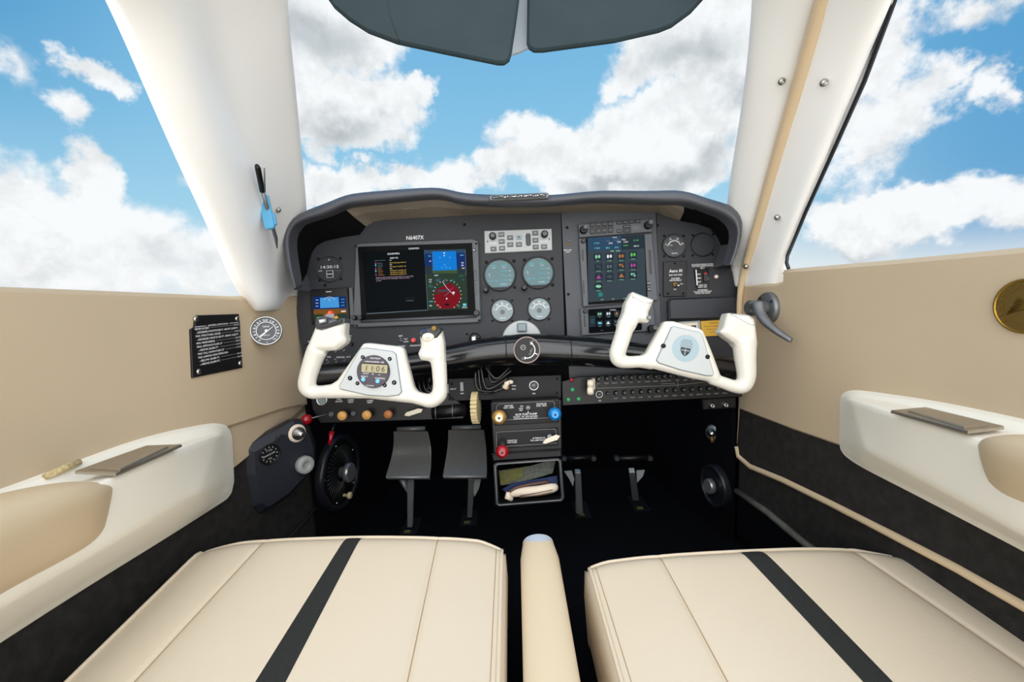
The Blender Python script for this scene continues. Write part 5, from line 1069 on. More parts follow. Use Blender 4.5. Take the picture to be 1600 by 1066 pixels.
b.poly([cp(*p) for p in ((-.03, .0), (.03, .0), (.03, -.5), (-.03, -.5))][::-1], .0167, 'emblem_blue'); b.poly([cp(*p) for p in ((-.3, -.12), (.3, -.12), (.3, -.18), (-.3, -.18))][::-1], .0167, 'emblem_blue')
for i in range(5):
    for j in range(7):
        x = -.42+.14*j+(.07 if i % 2 else 0); y = .14+.12*i
        if abs(x) < .5-.02*i: b.poly([cp(x-.045, y), cp(x, y-.04), cp(x+.045, y), cp(x, y+.04)], .0165, 'ink')
b.build('emblem', t)
for cx, cy in ((467,510),(810,595)): u, v = q(cx, cy); b = MB(PY.M); b.lathe(u, v, [(18*u1, .0155), (18*u1, .0168), (9*u1, .0176)], 'screw_dark', 14); b.build('screw', t)
for pts in ([(236,95),(385,152),(375,176),(320,178),(225,128)], [(985,258),(1130,272),(1182,305),(1188,350),(1140,345),(1060,300)]):
    b = MB(PY.M); P = qp(q, pts); P = [(x, y, .0163) for x, y in P]; b.tube(P, .00045, 'lens_grey', 6, closed=True); b.build('cap_joint', t)
u, v = q(352, 290); b = MB(PY.M); b.cyl(u, v, .0035, .010, .021, 'dull_metal', 10); b.build('switch', t)

# ================================================================ seats
def seat(lab, name, Yf, eL, eR, front, seams, strip, skirt, h_px, side):
    """eL/eR: ((x,y) at the front, (x,y) at the frame's bottom); cushion rises 4 degrees to the front"""
    z0 = atY(*h_px, Yf).z; N = Vector((0, -math.sin(math.radians(4.4)), math.cos(math.radians(4.4)))); P0 = Vector((0, Yf, z0))
    def pl(px, py, dz=0): return hit(px, py, P0+N*dz, N)
    L0, L1 = [pl(*p) for p in eL]; R0, R1 = [pl(*p) for p in eR]
    ext = 1.55
    L1 = L0+(L1-L0)*ext; R1 = R0+(R1-R0)*ext
    root = empty(name, Matrix.Translation(((L0.x+R0.x)/2, (L0.y+L1.y)/2, .0)), lab, 'seat')
    M = Matrix((UX, N.cross(UX), N)).transposed().to_4x4()
    # seam positions as fractions across, at front and at the rear
    def frac(px, py): 
        p = pl(px, py); t = (p.y-L0.y)/(L1.y-L0.y); a = L0.lerp(L1, t); c = R0.lerp(R1, t); return (p.x-a.x)/(c.x-a.x)
    sf = [(frac(*a), frac(*c), (pl(*c).y-L0.y)/(L1.y-L0.y)) for a, c in seams]
    cols = sorted(set([i/44 for i in range(45)]))
    def frontcurve(s): return sum(f[1]*max(0, 1-abs(s-f[0])/f[2]) for f in front)
    def sfrac(k, t): a, c, tt = sf[k]; return a+(c-a)*t/tt
    groove = lambda s, t: sum(-.0035*math.exp(-((s-sfrac(k, t))/.006)**2)-.0018*math.exp(-((s-sfrac(k, t))/.03)**2) for k in range(len(sf)))
    nr, rows = 26, []
    SS = []
    for j in range(nr+1):
        t = (j/nr)**1.2; a = L0.lerp(L1, t); c = R0.lerp(R1, t); r = []
        S_ = [0] + [1]; marks = [sfrac(k, t) for k in range(len(sf))]
        ss = [i/40 for i in range(41)]
        for mk in marks: ss += [mk-.012, mk-.006, mk, mk+.006, mk+.012]
        base = [i/40 for i in range(41)]
        # keep topology constant: warp columns towards each seam
        ss = []
        knots = [0]+marks+[1]
        for i in range(len(knots)-1):
            a0, a1 = knots[i], knots[i+1]; w = .007/(a1-a0)
            us = [0, w, 2.2*w]+[.1+.8*m/9 for m in range(10)]+[1-2.2*w, 1-w]
            ss += [a0+(a1-a0)*x for x in us]
        ss.append(1.0); SS.append(ss)
        for s in ss:
            p = a.lerp(c, s); edge = min(s, 1-s); front_d = t
            dz = .012*(1-math.exp(-edge/.09))*1.0+groove(s, t)*min(1, .15+t*14)-.010*math.exp(-t/.02)+.004*math.sin(PI*s)-.008
            r.append(p+N*dz)
        rows.append(r)
    for i, s_p in enumerate(rows[0]): pass
    # front curve
    n = len(rows[0])
    for j in range(nr+1):
        f = math.exp(-j/6)
        for i in range(n): s = SS[j][i]; rows[j][i] = rows[j][i]+Vector((0, frontcurve(s)*f, 0))
    # skirt all round the visible sides
    dn_ = lambda p, o, d: p+o-Vector((0, 0, d))
    full = []
    for r in rows:
        full.append([dn_(r[0], Vector((-.004*1, 0, 0)), .13), dn_(r[0], Vector((-.008, 0, 0)), .05), dn_(r[0], Vector((-.006, 0, 0)), .008)]+r+[dn_(r[-1], Vector((.006, 0, 0)), .008), dn_(r[-1], Vector((.008, 0, 0)), .05), dn_(r[-1], Vector((.004, 0, 0)), .13)])
    f0 = full[0]; pre = [[p+Vector((0, .010, -.13)) for p in f0], [p+Vector((0, .012, -.05)) for p in f0], [p+Vector((0, .008, -.008)) for p in f0]]
    for g in pre:
        for i in (0, 1, 2, -1, -2, -3): g[i].z = f0[i].z
    b = MB(); b.grid(pre+full, 'seat_leather'); b.build('cushion', root)
    # piping round the top edge
    pts = [r[0]+Vector((-.001, 0, .001)) for r in rows[::-1]]+[p+Vector((0, .003, .001)) for p in rows[0][1:-1]]+[r[-1]+Vector((.001, 0, .001)) for r in rows]
    b = MB(); b.tube(pts, .0028, 'seat_leather', 8); b.build('piping', root)
    for k in range(len(sf)):
        b = MB(); pts = []
        for j in range(nr+1):
            t = (j/nr)**1.2; s = sfrac(k, t); i = 15*(k+1); pts.append(rows[j][i]+N*.0004)
        b.tube(pts, .0009, 'seam_thread', 6); b.build('seam', root)
    # stitching beside the inner piping
    b = MB()
    for j in range(nr*6):
        x = j/(nr*6)*nr; j0 = int(x); f = x-j0; i = n-3 if side < 0 else 2
        p = rows[j0][i].lerp(rows[min(j0+1, nr)][i], f); p2 = rows[j0][i].lerp(rows[min(j0+1, nr)][i], f+.08)
        b.tube([p+N*.0006, p2+N*.0006], .0006, 'seam_thread', 4)
    tag(b.build('stitching', root), kind='stuff')
    # cloth band
    bf = [frac(*p) for p in strip[0]]; bb = [frac(*p) for p in strip[1]]; tt = (pl(*strip[1][0]).y-L0.y)/(L1.y-L0.y)
    band = []
    def at(s, j):
        r = rows[j]; a = rows[j][0]; c = rows[j][-1]; x = a.x+(c.x-a.x)*s
        for i in range(n-1):
            if r[i].x <= x <= r[i+1].x: f = (x-r[i].x)/(r[i+1].x-r[i].x+1e-9); return r[i].lerp(r[i+1], f)
        return r[-1]
    for j in range(nr+1):
        t = (j/nr)**1.2; s0 = bf[0]+(bb[0]-bf[0])*t/tt; s1 = bf[1]+(bb[1]-bf[1])*t/tt
        band.append([at(s0+(s1-s0)*m/6, j)+N*(.0012 if 0 < m < 6 else .0002) for m in range(7)])
    band = [[p+Vector((0, .012, -.05)) for p in band[0]], [p+Vector((0, .010, -.006)) for p in band[0]]]+band
    b = MB(); b.grid(band, 'strip_charcoal'); o = b.build('cloth_band', root); o['label'] = 'charcoal cloth band'
    # plinth so the cushion stands on the floor
    cx = (L0.x+R0.x)/2; zt = L0.z-.12; b = MB(); b.box(cx, (L0.y+L1.y)/2+.02, zt/2-.002, .36, abs(L0.y-L1.y)-.08, zt, 'black_matte'); b.build('seat_base', root)
    return root
seat('cream leather left seat cushion with a charcoal cloth band', 'pilot_seat', .70, ((322,846),(93,1068)), ((783,840),(776,1068)), [(.0,-.010,.12),(.55,.004,.6),(1.0,-.014,.07)], [((417,842),(208,1068)),((685,838),(637,1068))], (((545,840),(568,840)),((405,1068),(452,1068))), 0, (560, 836), -1)
seat('cream leather right seat cushion with a charcoal cloth band', 'passenger_seat', .68, ((920,872),(976,1068)), ((1450,860),(1870,1068)), [(0,-.006,.05),(.65,.010,.55),(1.0,-.032,.20)], [((1028,865),(1138,1068)),((1325,856),(1636,1068))], (((1150,860),(1185,860)),((1342,1068),(1388,1068))), 0, (1120, 858), 1)
# centre armrest between the seats
Yc = .71; t = empty('center_console', Matrix.Translation((atY(842, 832, Yc).x, Yc-.2, 0)), 'narrow tan padded armrest standing between the two seats', 'armrest')
rows = []
zt = atY(842, 833, Yc).z
for j in range(15):
    f = j/14; y = Yc-f*.62; slope = -.0*f; zc = zt-.045*f
    # centreline drifts with the photo's lines
    Ln = hit(812, 842, Vector((0, Yc, zt)), Vector((0, 0, 1))); 
    a0 = atY(812, 845, Yc); a1 = atY(815, 1066, .41); c0 = atY(869, 840, Yc); c1 = atY(918, 1066, .41)
    g = (Yc-y)/(Yc-.41); xl = a0.x+(a1.x-a0.x)*g; xr = c0.x+(c1.x-c0.x)*g; w = xr-xl; r = []
    w_e = 1 if j else .86
    for k in range(17):
        a = PI*k/16; r.append(Vector(((xl+xr)/2-math.cos(a)*w/2*w_e*(1 if 0 < k < 16 else .97), y, zc-.022+.022*math.sin(a)**.7 - (0 if j else .004))))
    r = [Vector((r[0].x, y, zc-.16))]+r+[Vector((r[-1].x, y, zc-.16))]; rows.append(r)
b = MB(); b.grid(rows, 'console_leather'); b.add([tuple(p+Vector((0, .0, 0))) for p in rows[0]], [tuple(range(len(rows[0])))], 'tan_leather'); b.build('pad', t)
cap = [[p+Vector((0, .004, .0)) for p in rows[0]], [p+Vector((0, -.012, .0006)) for p in rows[0]], [p+Vector((0, -.020, .0003)) for p in rows[0]]]
mat('pale_blue', (196, 206, 220), .35)
b = MB(); b.grid(cap, 'pale_blue'); b.add([tuple(p) for p in cap[0]], [tuple(range(len(cap[0])))], 'pale_blue'); o = b.build('end_cap', t); o['label'] = 'pale bluish end cap'
b = MB(); cx = (rows[0][0].x+rows[0][-1].x)/2; b.box(cx, Yc-.3, (zt-.165)/2, .045, .55, zt-.165, 'black_matte'); b.build('support', t)
# ================================================================ side wall fittings
def arm(side, name, lab, st, cush, platep, lid):
    rows = [[won(side, x, y, d) for x, y, d in r] for r in st]
    last = rows[-1]; dY = Vector((wx(side, last[0].y-.35)-wx(side, last[0].y), -.35, 0)); rows.append([p+dY+Vector((0, 0, (rows[-1][i].z-rows[-2][i].z)*2.0)) for i, p in enumerate(last)])
    t = empty(name, frame(rows[2][0], Vector((-side, 0, 0)), Vector((0, -side, 0))), lab, 'armrest')
    b = MB(); b.grid(rows, 'white_plastic', crease={1: .6, 2: .8, 3: .8, 4: .75, 5: .8, (2, 3): .8, (2, 4): .7, (1, 2): .5, (1, 3): .6, (1, 4): .5}); b.build('moulded_base', t, sub=3)
    g = [[won(side, x, y, d) for x, y, d in r] for r in cush]; last = g[-1]; g.append([p+dY+Vector((0, 0, (g[-1][i].z-g[-2][i].z)*2.0)) for i, p in enumerate(last)])
    b = MB(); b.grid(g, 'tan_leather'); o = b.build('cushion', t, sub=2); o['label'] = 'tan padded cushion'
    p0, p1, p2 = [won(side, *p) for p in platep[:3]]; N = (p1-p0).cross(p2-p0).normalized()
    if N.z < 0: N = -N
    P = [won(side, *p) for p in platep]; M = frame(p0, N, P[1]-P[0]); Mi = M.inverted()
    w = [(Mi @ hit(x, y, p0+N*.003, N)) for x, y, _ in platep]; w = [(a.x, a.y) for a in w]
    A = sum(w[i][0]*w[(i+1) % 4][1]-w[(i+1) % 4][0]*w[i][1] for i in range(4)); w = w if A > 0 else w[::-1]
    b = MB(M); b.prism(w, .0, .004, 'brushed', ch=.001); o = b.build('ashtray_plate', t); o['label'] = 'flat brushed metal plate'
    w = [(Mi @ hit(x, y, p0+N*.005, N)) for x, y in lid]; w = [(a.x, a.y) for a in w]; A = sum(w[i][0]*w[(i+1) % 4][1]-w[(i+1) % 4][0]*w[i][1] for i in range(4)); w = w if A > 0 else w[::-1]
    b = MB(M); b.prism(w, .004, .0065, 'brushed', ch=.0015); b.build('lid', o)
    return t
a = .006
stL = [[(352,664,a),(356,668,a),(360,674,a),(363,684,a),(366,752,a),(362,770,a),(356,779,a)],
 [(338,661,a),(342,667,.014),(345,674,.017),(350,682,.018),(356,752,.016),(355,768,.014),(352,782,a)],
 [(322,662,a),(324,667,.016),(332,677,.022),(340,681,.036),(313,767,.060),(322,797,.016),(321,802,a)],
 [(235,679,a),(237,685,.016),(262,697,.025),(283,698,.082),(262,796,.075),(262,832,.016),(260,841,a)],
 [(160,705,a),(162,711,.016),(200,722,.026),(196,738,.100),(168,852,.092),(166,890,.017),(164,900,a)],
 [(60,743,a),(62,750,.016),(100,762,.027),(70,792,.112),(62,912,.10),(62,955,.018),(60,966,a)],
 [(-60,786,a),(-58,794,.016),(-20,810,.028),(-66,862,.12),(-62,985,.11),(-60,1033,.018),(-62,1046,a)]]
cuL = [[(176,762,.100),(176,766,.102),(174,780,.100),(168,808,.098),(162,830,.094),(158,838,.09)],
 [(166,754,.100),(166,758,.112),(160,780,.116),(152,820,.112),(142,848,.105),(138,856,.094)],
 [(104,750,.075),(106,754,.110),(100,790,.130),(84,850,.125),(70,886,.114),(66,894,.10)],
 [(0,770,.060),(2,776,.11),(0,830,.14),(-4,890,.136),(-4,924,.122),(-4,932,.105)],
 [(-70,790,.055),(-66,798,.12),(-72,860,.15),(-76,930,.146),(-76,966,.13),(-76,975,.11)]]
t = arm(-1, 'side_console', 'white moulded left side armrest with tan cushion and worn gap in its upper edge', stL, cuL, [(117,737,.032),(181,740,.098),(284,695,.082),(229,697,.030)], [(140,732),(188,735),(264,699),(229,701)])
b = MB(); b.tube([won(-1, 124, 722, .018), won(-1, 98, 733, .020), won(-1, 70, 745, .018)], [.004, .0045, .004], 'old_foam', 8); o = b.build('worn_gap', t); o['label'] = 'worn yellowish foam showing in the gap'
stR = [[(1320,612,a),(1315,617,a),(1313,622,a),(1312,630,a),(1311,690,a),(1313,702,a),(1318,711,a)],
 [(1334,609,a),(1329,614,.014),(1324,620,.016),(1320,628,.017),(1320,692,.016),(1321,704,.014),(1326,717,a)],
 [(1355,611,a),(1353,616,.016),(1336,620,.022),(1328,624,.036),(1352,702,.052),(1342,722,.016),(1344,730,a)],
 [(1450,624,a),(1448,629,.016),(1420,633,.025),(1388,643,.076),(1402,730,.066),(1412,756,.016),(1416,766,a)],
 [(1530,640,a),(1527,646,.016),(1490,652,.026),(1470,668,.090),(1488,775,.080),(1498,800,.017),(1502,811,a)],
 [(1620,659,a),(1617,665,.016),(1580,673,.027),(1548,694,.105),(1578,826,.092),(1596,850,.018),(1600,862,a)],
 [(1720,684,a),(1716,691,.016),(1676,700,.028),(1640,726,.112),(1690,890,.10),(1710,912,.018),(1716,925,a)]]
cuR = [[(1528,692,.098),(1528,697,.100),(1530,712,.102),(1538,740,.100),(1548,758,.094),(1554,766,.088)],
 [(1540,682,.100),(1540,686,.112),(1546,712,.118),(1556,750,.114),(1566,772,.100),(1570,780,.090)],
 [(1600,676,.075),(1600,682,.112),(1606,720,.132),(1616,765,.126),(1624,790,.110),(1628,800,.094)],
 [(1690,690,.060),(1690,698,.115),(1700,745,.14),(1710,800,.136),(1716,830,.116),(1718,840,.098)]]
arm(1, 'side_console', 'white moulded armrest on the right door with a tan cushion at its rear', stR, cuR, [(1392,642,.074),(1512,674,.093),(1569,667,.030),(1446,637,.030)], [(1418,643),(1506,669),(1545,665),(1450,640)])
# airspeed placard
t = empty('airspeed_placard', WL @ Matrix.Translation((*wuv(-1, 332, 540), .006)), 'black screwed placard of white airspeed limits on the left wall', 'placard')
b = MB(WL); P = [wuv(-1, x, y) for x, y in ((301,493),(366,491),(368,505),(369,530),(372,575),(293,591),(290,515),(296,512),(297,504),(300,500))][::-1]; b.prism(P, .006, .0095, 'placard_black', ch=.0006); b.build('plate', t)
lines = ['NEVER EXCEED', '--DECREASE 4 KNOTS/1000 FT. ABOVE 15,000 FT.', 'MAX. STRUCTURAL CRUISE', '--DECREASE 4 KNOTS/1000 FT. ABOVE 15,000 FT.', 'MAX. MANEUVERING', 'MAX. APPROACH FLAPS 15°', '--ABOVE 20,000 FT.', 'MAX. FULL DOWN FLAPS 33°', 'MAX. LANDING GEAR OPERATION', '--BELOW 20,000 FT.', '--ABOVE 20,000 FT.']
vals = ['196 KTS', '', '174 KTS', '', '132 KTS', '140 KTS', '115 KTS', '112 KTS', '', '140 KTS', '106 KTS']
b = MB(WL); x0, y0 = wuv(-1, 296, 515); x1, y1 = wuv(-1, 368, 512); xe, ye = wuv(-1, 300, 571); W_ = x1-x0
hh = (y0-ye)/10
u, v = wuv(-1, 333, 507.5); b.text('AIRSPEED LIMITATIONS', u, v, hh*.5, .0098, 'paint_white', w=W_*.45); 
for sx_ in (-.37, .37): b.box(u+W_*sx_, v, .0097, W_*.22, .0007, .0002, 'paint_white')
for i, (l_, vv) in enumerate(zip(lines, vals)):
    y = y0-i*hh; wl_ = min(W_*.92, len(l_)*W_*.0235); ind = .02*W_*(l_[0] == '-')
    b.text(l_, x0+ind+.0, y, hh*.56, .0098, 'paint_white', 'L', w=wl_, bold=.00008)
    if vv: b.text(vv, x0+W_*.98, y, hh*.5, .0098, 'paint_white', 'R', w=W_*.13); a0 = x0+ind+wl_+.03*W_; a1 = x0+W_*.83; b.box((a0+a1)/2, y, .0097, a1-a0, .0005, .0002, 'paint_dim') if a1 > a0 else None
b.build('lettering', t)
for x, y in ((298,499),(363,498.5),(368,568),(302.5,581)):
    u, v = wuv(-1, x, y); b = MB(WL); b.lathe(u, v, [(.0048, .009), (.0048, .0105), (.003, .0118)], 'screw_steel', 16); b.box(u, v, .012, .006, .0008, .0003, 'screw_dark', rot=.9); b.build('screw', t)
# thermometer dial
Pt = won(-1, 416, 517, .028); M = frame(Pt, Vector((.42, -.88, .12)), Vector((.88, .42, 0))); t = empty('thermometer_dial', M, 'round chrome rimmed thermometer standing out from the left wall', 'thermometer')
Rm = .0292; b = MB(M); b.lathe(0, 0, [(Rm*.9, -.012), (Rm, -.010), (Rm, .0), (Rm*.97, .003), (Rm*.90, .003), (Rm*.87, .0)], 'metal', 44); b.build('rim', t)
b = MB(M); b.disc(0, 0, Rm*.9, .0003, 'bezel_grey', 40); b.arc(0, 0, Rm*.58, Rm*.62, .0006, 0, 2*PI, 'paint_white', 40)
for k in range(16):
    a_ = -.6+k*(PI+1.2)/15; b.arc(0, 0, Rm*.66, Rm*.80, .0006, a_-.025, a_+.025, 'paint_white', 1)
for k in range(9): a_ = -.9+k*(PI+1.8)/8; b.text(str(100-20*k), Rm*.74*math.cos(a_), Rm*.74*math.sin(a_)-.0005, Rm*.11, .0007, 'paint_white')
b.text('TEMP', 0, Rm*.28, Rm*.13, .0007, 'paint_white'); b.text('DEG F', 0, -Rm*.3, Rm*.1, .0007, 'paint_white'); b.text('C', 0, -Rm*.8, Rm*.1, .0007, 'paint_white'); b.build('dial_face', t)
b = MB(M); b.prism([(-.45*Rm, -.34*Rm), (-.36*Rm, -.42*Rm), (.62*Rm, .40*Rm)], .0012, .0018, 'paint_white'); b.cyl(0, 0, Rm*.1, .0008, .0024, 'paint_white', 12); b.build('needle', t)
b = MB(M); b.tube([(0, 0, -.010), (-.010, 0, -.040)], .006, 'metal', 12); b.build('stem', t)
# door handle
Ph = won(1, 1203, 481, .006); M = frame(Ph, Vector((-.98, -.12, .03)), Vector((0, -1, 0))); t = empty('door_handle', M, 'grey cast door handle on a round plate at the front of the door', 'handle')
b = MB(M); b.lathe(0, 0, [(.032, 0), (.032, .008), (.029, .012), (.018, .013)], 'dull_metal', 36); b.build('escutcheon', t)
for a_ in (.6, 2.2, 4.0): b = MB(M); b.lathe(.024*math.cos(a_), .024*math.sin(a_), [(.0032, .012), (.002, .0135)], 'screw_dark', 10); b.build('screw', t)
b = MB(M); b.lathe(0, 0, [(.015, .012), (.0145, .026), (.016, .032), (.016, .046), (.011, .051)], 'dull_metal', 28); b.build('hub', t)
def hp(px, py, d): return won(1, px, py, d)
pts = smooth_path([tuple(hp(1184,474,.048)), tuple(hp(1187,488,.052)), tuple(hp(1197,503,.052)), tuple(hp(1213,517,.046)), tuple(hp(1233,530,.036)), tuple(hp(1237,532,.034))], 5)
n_ = len(pts); b = MB(); b.tube(pts, [.0125-.0085*i/(n_-1) for i in range(n_)], 'dull_metal', 14, flat=.8); b.build('lever', t, sub=1)
b = MB(); b.tube([hp(1174,479,.052), hp(1182,478,.050)], [.0065, .008], 'dull_metal', 14); b.tube([hp(1172.5,479.5,.0525), hp(1174,479,.052)], .0045, 'black_plastic', 12); b.build('lock_cylinder', t)
# medallion
um, vm_ = wuv(1, 1612, 478); M = WR @ Matrix.Translation((um, vm_, .006)); t = empty('brass_medallion', M, 'round brass medallion on the door panel at the right edge of view', 'medallion')
R = .0305; b = MB(M); b.lathe(0, 0, [(R, 0), (R, .003), (R*.97, .0045), (R*.92, .0045), (R*.90, .003)], 'brass', 56); b.disc(0, 0, R*.91, .0031, 'brass_dark', 48); b.arc(0, 0, R*.64, R*.67, .0036, 0, 2*PI, 'brass', 48); b.build('disc', t)
b = MB(M)
for i, ch in enumerate('FLY SAFE  MEDAL  '):
    a_ = PI*1.02-i*.36; b.text(ch, R*.78*math.cos(a_), R*.78*math.sin(a_), R*.16, .0036, 'gold', rot=a_-PI/2) if ch != ' ' else None
b = MB(M)
for k in range(17): a_ = PI*1.25-k*.33; b.box(R*.78*math.cos(a_), R*.78*math.sin(a_), .0036, R*.12, R*.05, .001, 'brass', rot=a_)
for k in range(7): b.tube([(-R*.5+R*.05*k, -R*.3+R*.1*k, .0036), (R*.1, -R*.05+R*.03*k, .0042), (R*.45, -R*.25+R*.08*k, .0036)], R*.03, 'brass', 6)
tag(b.build('relief', t), kind='stuff')
# ---- black control box low on the left wall
A0 = won(-1, 384, 715, .0); nbx = math.radians(29); wd = Vector(WL.col[0][:3])  # wall direction, forward
c29, s29 = math.cos(nbx), math.sin(nbx); fd = Vector((wd.x*c29+wd.y*s29*0+math.sin(nbx)*1.0*1, 0, 0))
fd = Vector((wd.x*c29+wd.y*s29, wd.y*c29-wd.x*s29, 0)).normalized(); nb_ = fd.cross(Vector((0, 0, 1))); nb_ = nb_ if nb_.y < 0 else -nb_
BXM = frame(A0, nb_, fd); BXI = BXM.inverted()
mat('wheel_grey', (150, 152, 150), .5)
def bq(x, y, d=0): p = BXI @ hit(x, y, A0+nb_*d, nb_); return (p.x, p.y)
t = empty('trim_control_box', BXM @ Matrix.Translation((*bq(440, 730), 0)), 'black vinyl control box with gauge and knobs low on the left wall', 'control box')
q = [bq(x, y) for x, y in ((386,703),(392,698),(463,659),(478,657),(490,668),(499,697),(499,721),(486,747),(456,779),(424,801),(411,804),(400,794),(388,745))][::-1]
b = MB(BXM); b.prism(q, -.035, 0.0, 'box_vinyl', ch=.014); b.build('housing', t, bevel=.003)
u, v = bq(421, 710); kb = .88/FPX; b = MB(BXM); R = 15.5*kb*1.1; b.lathe(u, v, [(R, 0), (R, .003), (R*.9, .004), (R*.86, .001)], 'black_plastic', 32); b.disc(u, v, R*.88, .0012, 'dial_black', 28)
for k in range(12): a_ = k*PI/6; b.arc(u, v, R*.62, R*.78, .0015, a_-.06, a_+.06, 'paint_dim', 1)
b.text('FUEL', u, v+R*.4, R*.2, .0015, 'paint_dim'); b.text('PSI', u, v-R*.4, R*.2, .0015, 'paint_dim'); g_ = b.build('gauge', t)
b = MB(BXM); b.box(u-R*.1, v, .0022, R*1.2, R*.09, .0008, 'paint_dim', rot=.2); b.cyl(u, v, R*.12, .0015, .003, 'dull_metal', 10); b.build('needle', g_)
u, v = bq(464, 677); b = MB(BXM); b.lathe(u, v, [(.019, 0), (.019, .002), (.016, .003)], 'bone', 24).lathe(u, v, [(.0135, .002), (.0135, .008), (.010, .010), (.0095, .016), (.006, .018), (.005, .022), (.003, .0225)], 'metal', 28); b.build('chrome_knob', t)
u, v = bq(478, 727, .012); b = MB(BXM); b.lathe(u, v, [(.0175, 0), (.019, .003), (.019, .013), (.0165, .016), (.007, .016), (.006, .013)], 'wheel_grey', 30); o = b.build('grey_wheel', t)
for x, y in ((433, 686), (440, 681)): u, v = bq(x, y); b = MB(BXM); b.rr(u, v, .006, .007, .001, 0, .006, 'bezel_dark', ch=.001); b.build('latch', t)
# red pull knob and red lever
P_ = P4
t = thing('red_pull_knob', 488, 652, 'small round red knob on a rod at the left end of the subpanel', 'knob', F_=P4); u, v = P4.q(488, 652); u2, v2 = P4.q(517, 646)
b = MB(P4.M); b.tube([(u, v, .03), (u2, v2, .001)], .0015, 'dull_metal', 8); b.build('rod', t); b = MB(P4.M); b.lathe(u, v, [(.006, .018), (.0108, .022), (.0115, .030), (.0095, .037), (0, .040)], 'red_knob', 24); b.build('knob_ball', t)
t = thing('red_lever', 518, 684, 'short red lever hanging over the round vent in the left footwell', 'lever', F_=P5); a1, a2, a3 = P5.q(520, 664), P5.q(519, 674), P5.q(517, 694)
b = MB(P5.M); b.tube([(*a1, -.01), (*a2, .0)], .003, 'black_plastic', 8); b.build('arm', t); b = MB(P5.M); b.tube([(*a2, .0), (*a3, .008)], [.006, .0035], 'red_knob', 12); b.build('grip', t)
# round vents in the footwell
def vent(side, px, py, Y, R, ang, lab, louv):
    # on the kick panel
    KM = KL if side < 0 else KR; n = Vector(KM.col[2][:3]); P = hit(px, py, KM.translation+n*.008, n); M = frame(P, n, Vector((-n.y, n.x, 0)) if False else Vector((0, 0, 1)).cross(n))
    t = empty('footwell_vent', M, lab, 'vent')
    b = MB(M); b.lathe(0, 0, [(R, -.01), (R, .004), (R*.96, .010), (R*.88, .010), (R*.84, .004)], 'rubber', 56); b.disc(0, 0, R*.86, .0042, 'black_matte' if louv else 'rubber', 48); b.build('ring', t)
    if louv:
        b = MB(M)
        for k in range(40):
            a_ = 2*PI*k/40
            b.tube([(R*.24*math.cos(a_), R*.24*math.sin(a_), .006), (R*.72*math.cos(a_+.25), R*.72*math.sin(a_+.25), .006)], .0011, 'dull_rib', 5)
        b.build('grille', t)
    h_ = .018 if louv else .006; b = MB(M); r = R*.26 if louv else R*.36; b.lathe(0, 0, [(r*.55, .004), (r*.55, h_), (r, h_+.002), (r, h_+.012), (r*.9, h_+.015)], 'knob_silver', 30); b.build('knob', t)
    for k in range(5 if louv else 2):
        a_ = .5+2*PI*k/(5 if louv else 2); b = MB(M); b.lathe(R*.78*math.cos(a_), R*.78*math.sin(a_), [(.003, .004), (.002, .006)], 'metal', 8); b.build('screw', t)
    return t, M
mat('dull_rib', (46, 46, 46), .35)
t, M = vent(-1, 531, 738, 1.17, .098, math.radians(17), 'large round louvred vent with a silver knob in the left footwell', True)
b = MB(M); b.lathe(-.002, -.062, [(.004, .006), (.004, .016), (.009, .020), (.009, .026), (.006, .028)], 'ivory', 16); b.build('small_knob', t)
vent(1, 1117, 759, 1.13, .054, math.radians(14), 'plain round black vent with a silver knob in the right footwell', False)
P = atY(1113, 676, 1.13); M = frame(P, Vector((-.6, -.75, 0)), Vector((.75, -.6, 0))); t = empty('footwell_fitting', M, 'small chrome ball fitting high in the right footwell', 'fitting')
b = MB(M); b.lathe(0, 0, [(.016, 0), (.016, .003), (.012, .004)], 'dull_metal', 20, sy=1.3); b.build('plate', t); b = MB(M); b.lathe(0, 0, [(.011, .003), (.0105, .010), (.006, .015), (0, .017)], 'metal', 20); b.tube([(0, -.006, .008), (.004, -.022, .012)], .005, 'brass_dark', 8); b.build('ball', t)
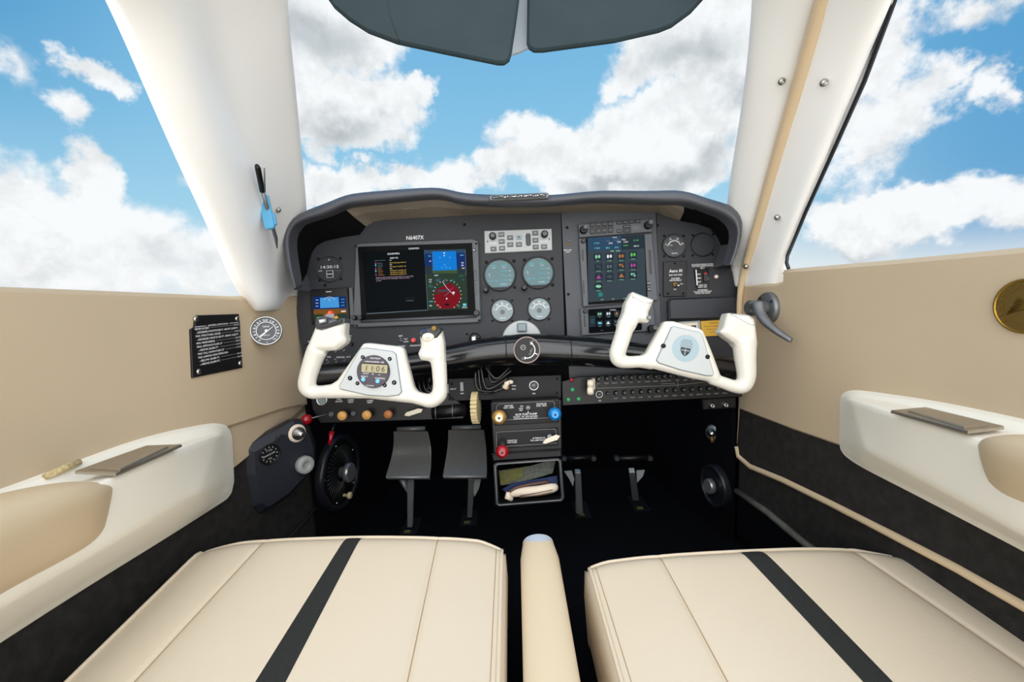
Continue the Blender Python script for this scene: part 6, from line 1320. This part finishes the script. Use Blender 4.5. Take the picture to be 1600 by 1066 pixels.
# pen and clip on the pillar
t = empty('ballpoint_pen', frame(atY(418, 320, .868), -FWD, UX), 'black capped pen clipped on the left windscreen pillar', 'pen')
def pp_(x, y, o=0): return atY(x, y, .846+.00095*(y-320)+o)
b = MB(); b.tube([pp_(401,258), pp_(403,263), pp_(410,299)], [.003, .0048, .0046], 'black_plastic', 14); b.build('cap', t)
b = MB(); b.tube([pp_(410,298), pp_(420,334), pp_(431,372), pp_(433,388)], [.0034, .0034, .0034, .001], 'dull_metal', 12); b.build('barrel', t)
b = MB(); b.tube([pp_(413,263,-.006), pp_(414,300,-.004)], .0012, 'dull_metal', 8); b.build('pocket_clip', t)
M = frame(atY(419, 333, .858), -FWD, UX); t = empty('pen_holder', M, 'clear blue plastic holder gripping the pen on the left pillar', 'pen holder')
b = MB(M); k_ = .88/FPX; b.rr(-.001, .001, 15*k_, 52*k_, .006, .0, .008, 'pen_blue', ch=.002, rot=.18); b.build('shell', t); b = MB(M); b.rr(.0125, -.012, .004, .022, .001, .0, .005, 'pen_blue', ch=.001, rot=.18); b.build('side_tab', t)
# sun visors
def visor(pts, lab, D, fold=None):
    PV = PF(D); M0 = PV.M; P = PV.poly(pts); A = sum(P[i][0]*P[(i+1) % len(P)][1]-P[(i+1) % len(P)][0]*P[i][1] for i in range(len(P))); P = P if A > 0 else P[::-1]
    t = empty('sun_visor', frame(PV.M @ Vector((*P[0], 0)), -FWD, UX), lab, 'sun visor'); b = MB(M0); b.prism(P, -.004, .004, 'visor_grey', ch=.0035); b.build('panel', t, bevel=.002)
    if fold:
        b = MB(M0); b.tube([(*PV.q(*p), .0042) for p in fold], .0007, 'rubber', 6); b.build('crease', t)
        
visor([(488,-160),(490,-60),(505,-12),(522,12),(545,32),(575,51),(620,68),(700,85),(778,101),(788,101),(796,95),(799,86),(806,40),(812,-5),(816,-60),(824,-160)], 'left dark grey translucent sun visor, the larger one with a rounded corner', .66, [(602,-50),(608,20),(625,68)])
visor([(832,-160),(826,-60),(824,0),(823,68),(826,76),(834,81),(848,81),(900,74),(960,66),(1030,50),(1050,42),(1080,20),(1100,-2),(1112,-60),(1112,-160)], 'right dark grey translucent sun visor', .68)
PV = PF(.72); b = MB(PV.M); b.prism(PV.poly([(800,-60),(830,-60),(828,40),(830,78),(816,86),(800,92),(797,60)])[::-1], -.003, .003, 'frost', ch=.002) if False else None
mat('frost', (200, 212, 220), .4)
b = MB(PV.M); b.prism(PV.poly([(800,-60),(830,-60),(829,40),(828,74),(812,82),(799,86),(797,60)])[::-1], -.003, .003, 'frost', ch=.002); struct(b.build('trim_11'), 'pale centre strip of the windscreen between the visors')
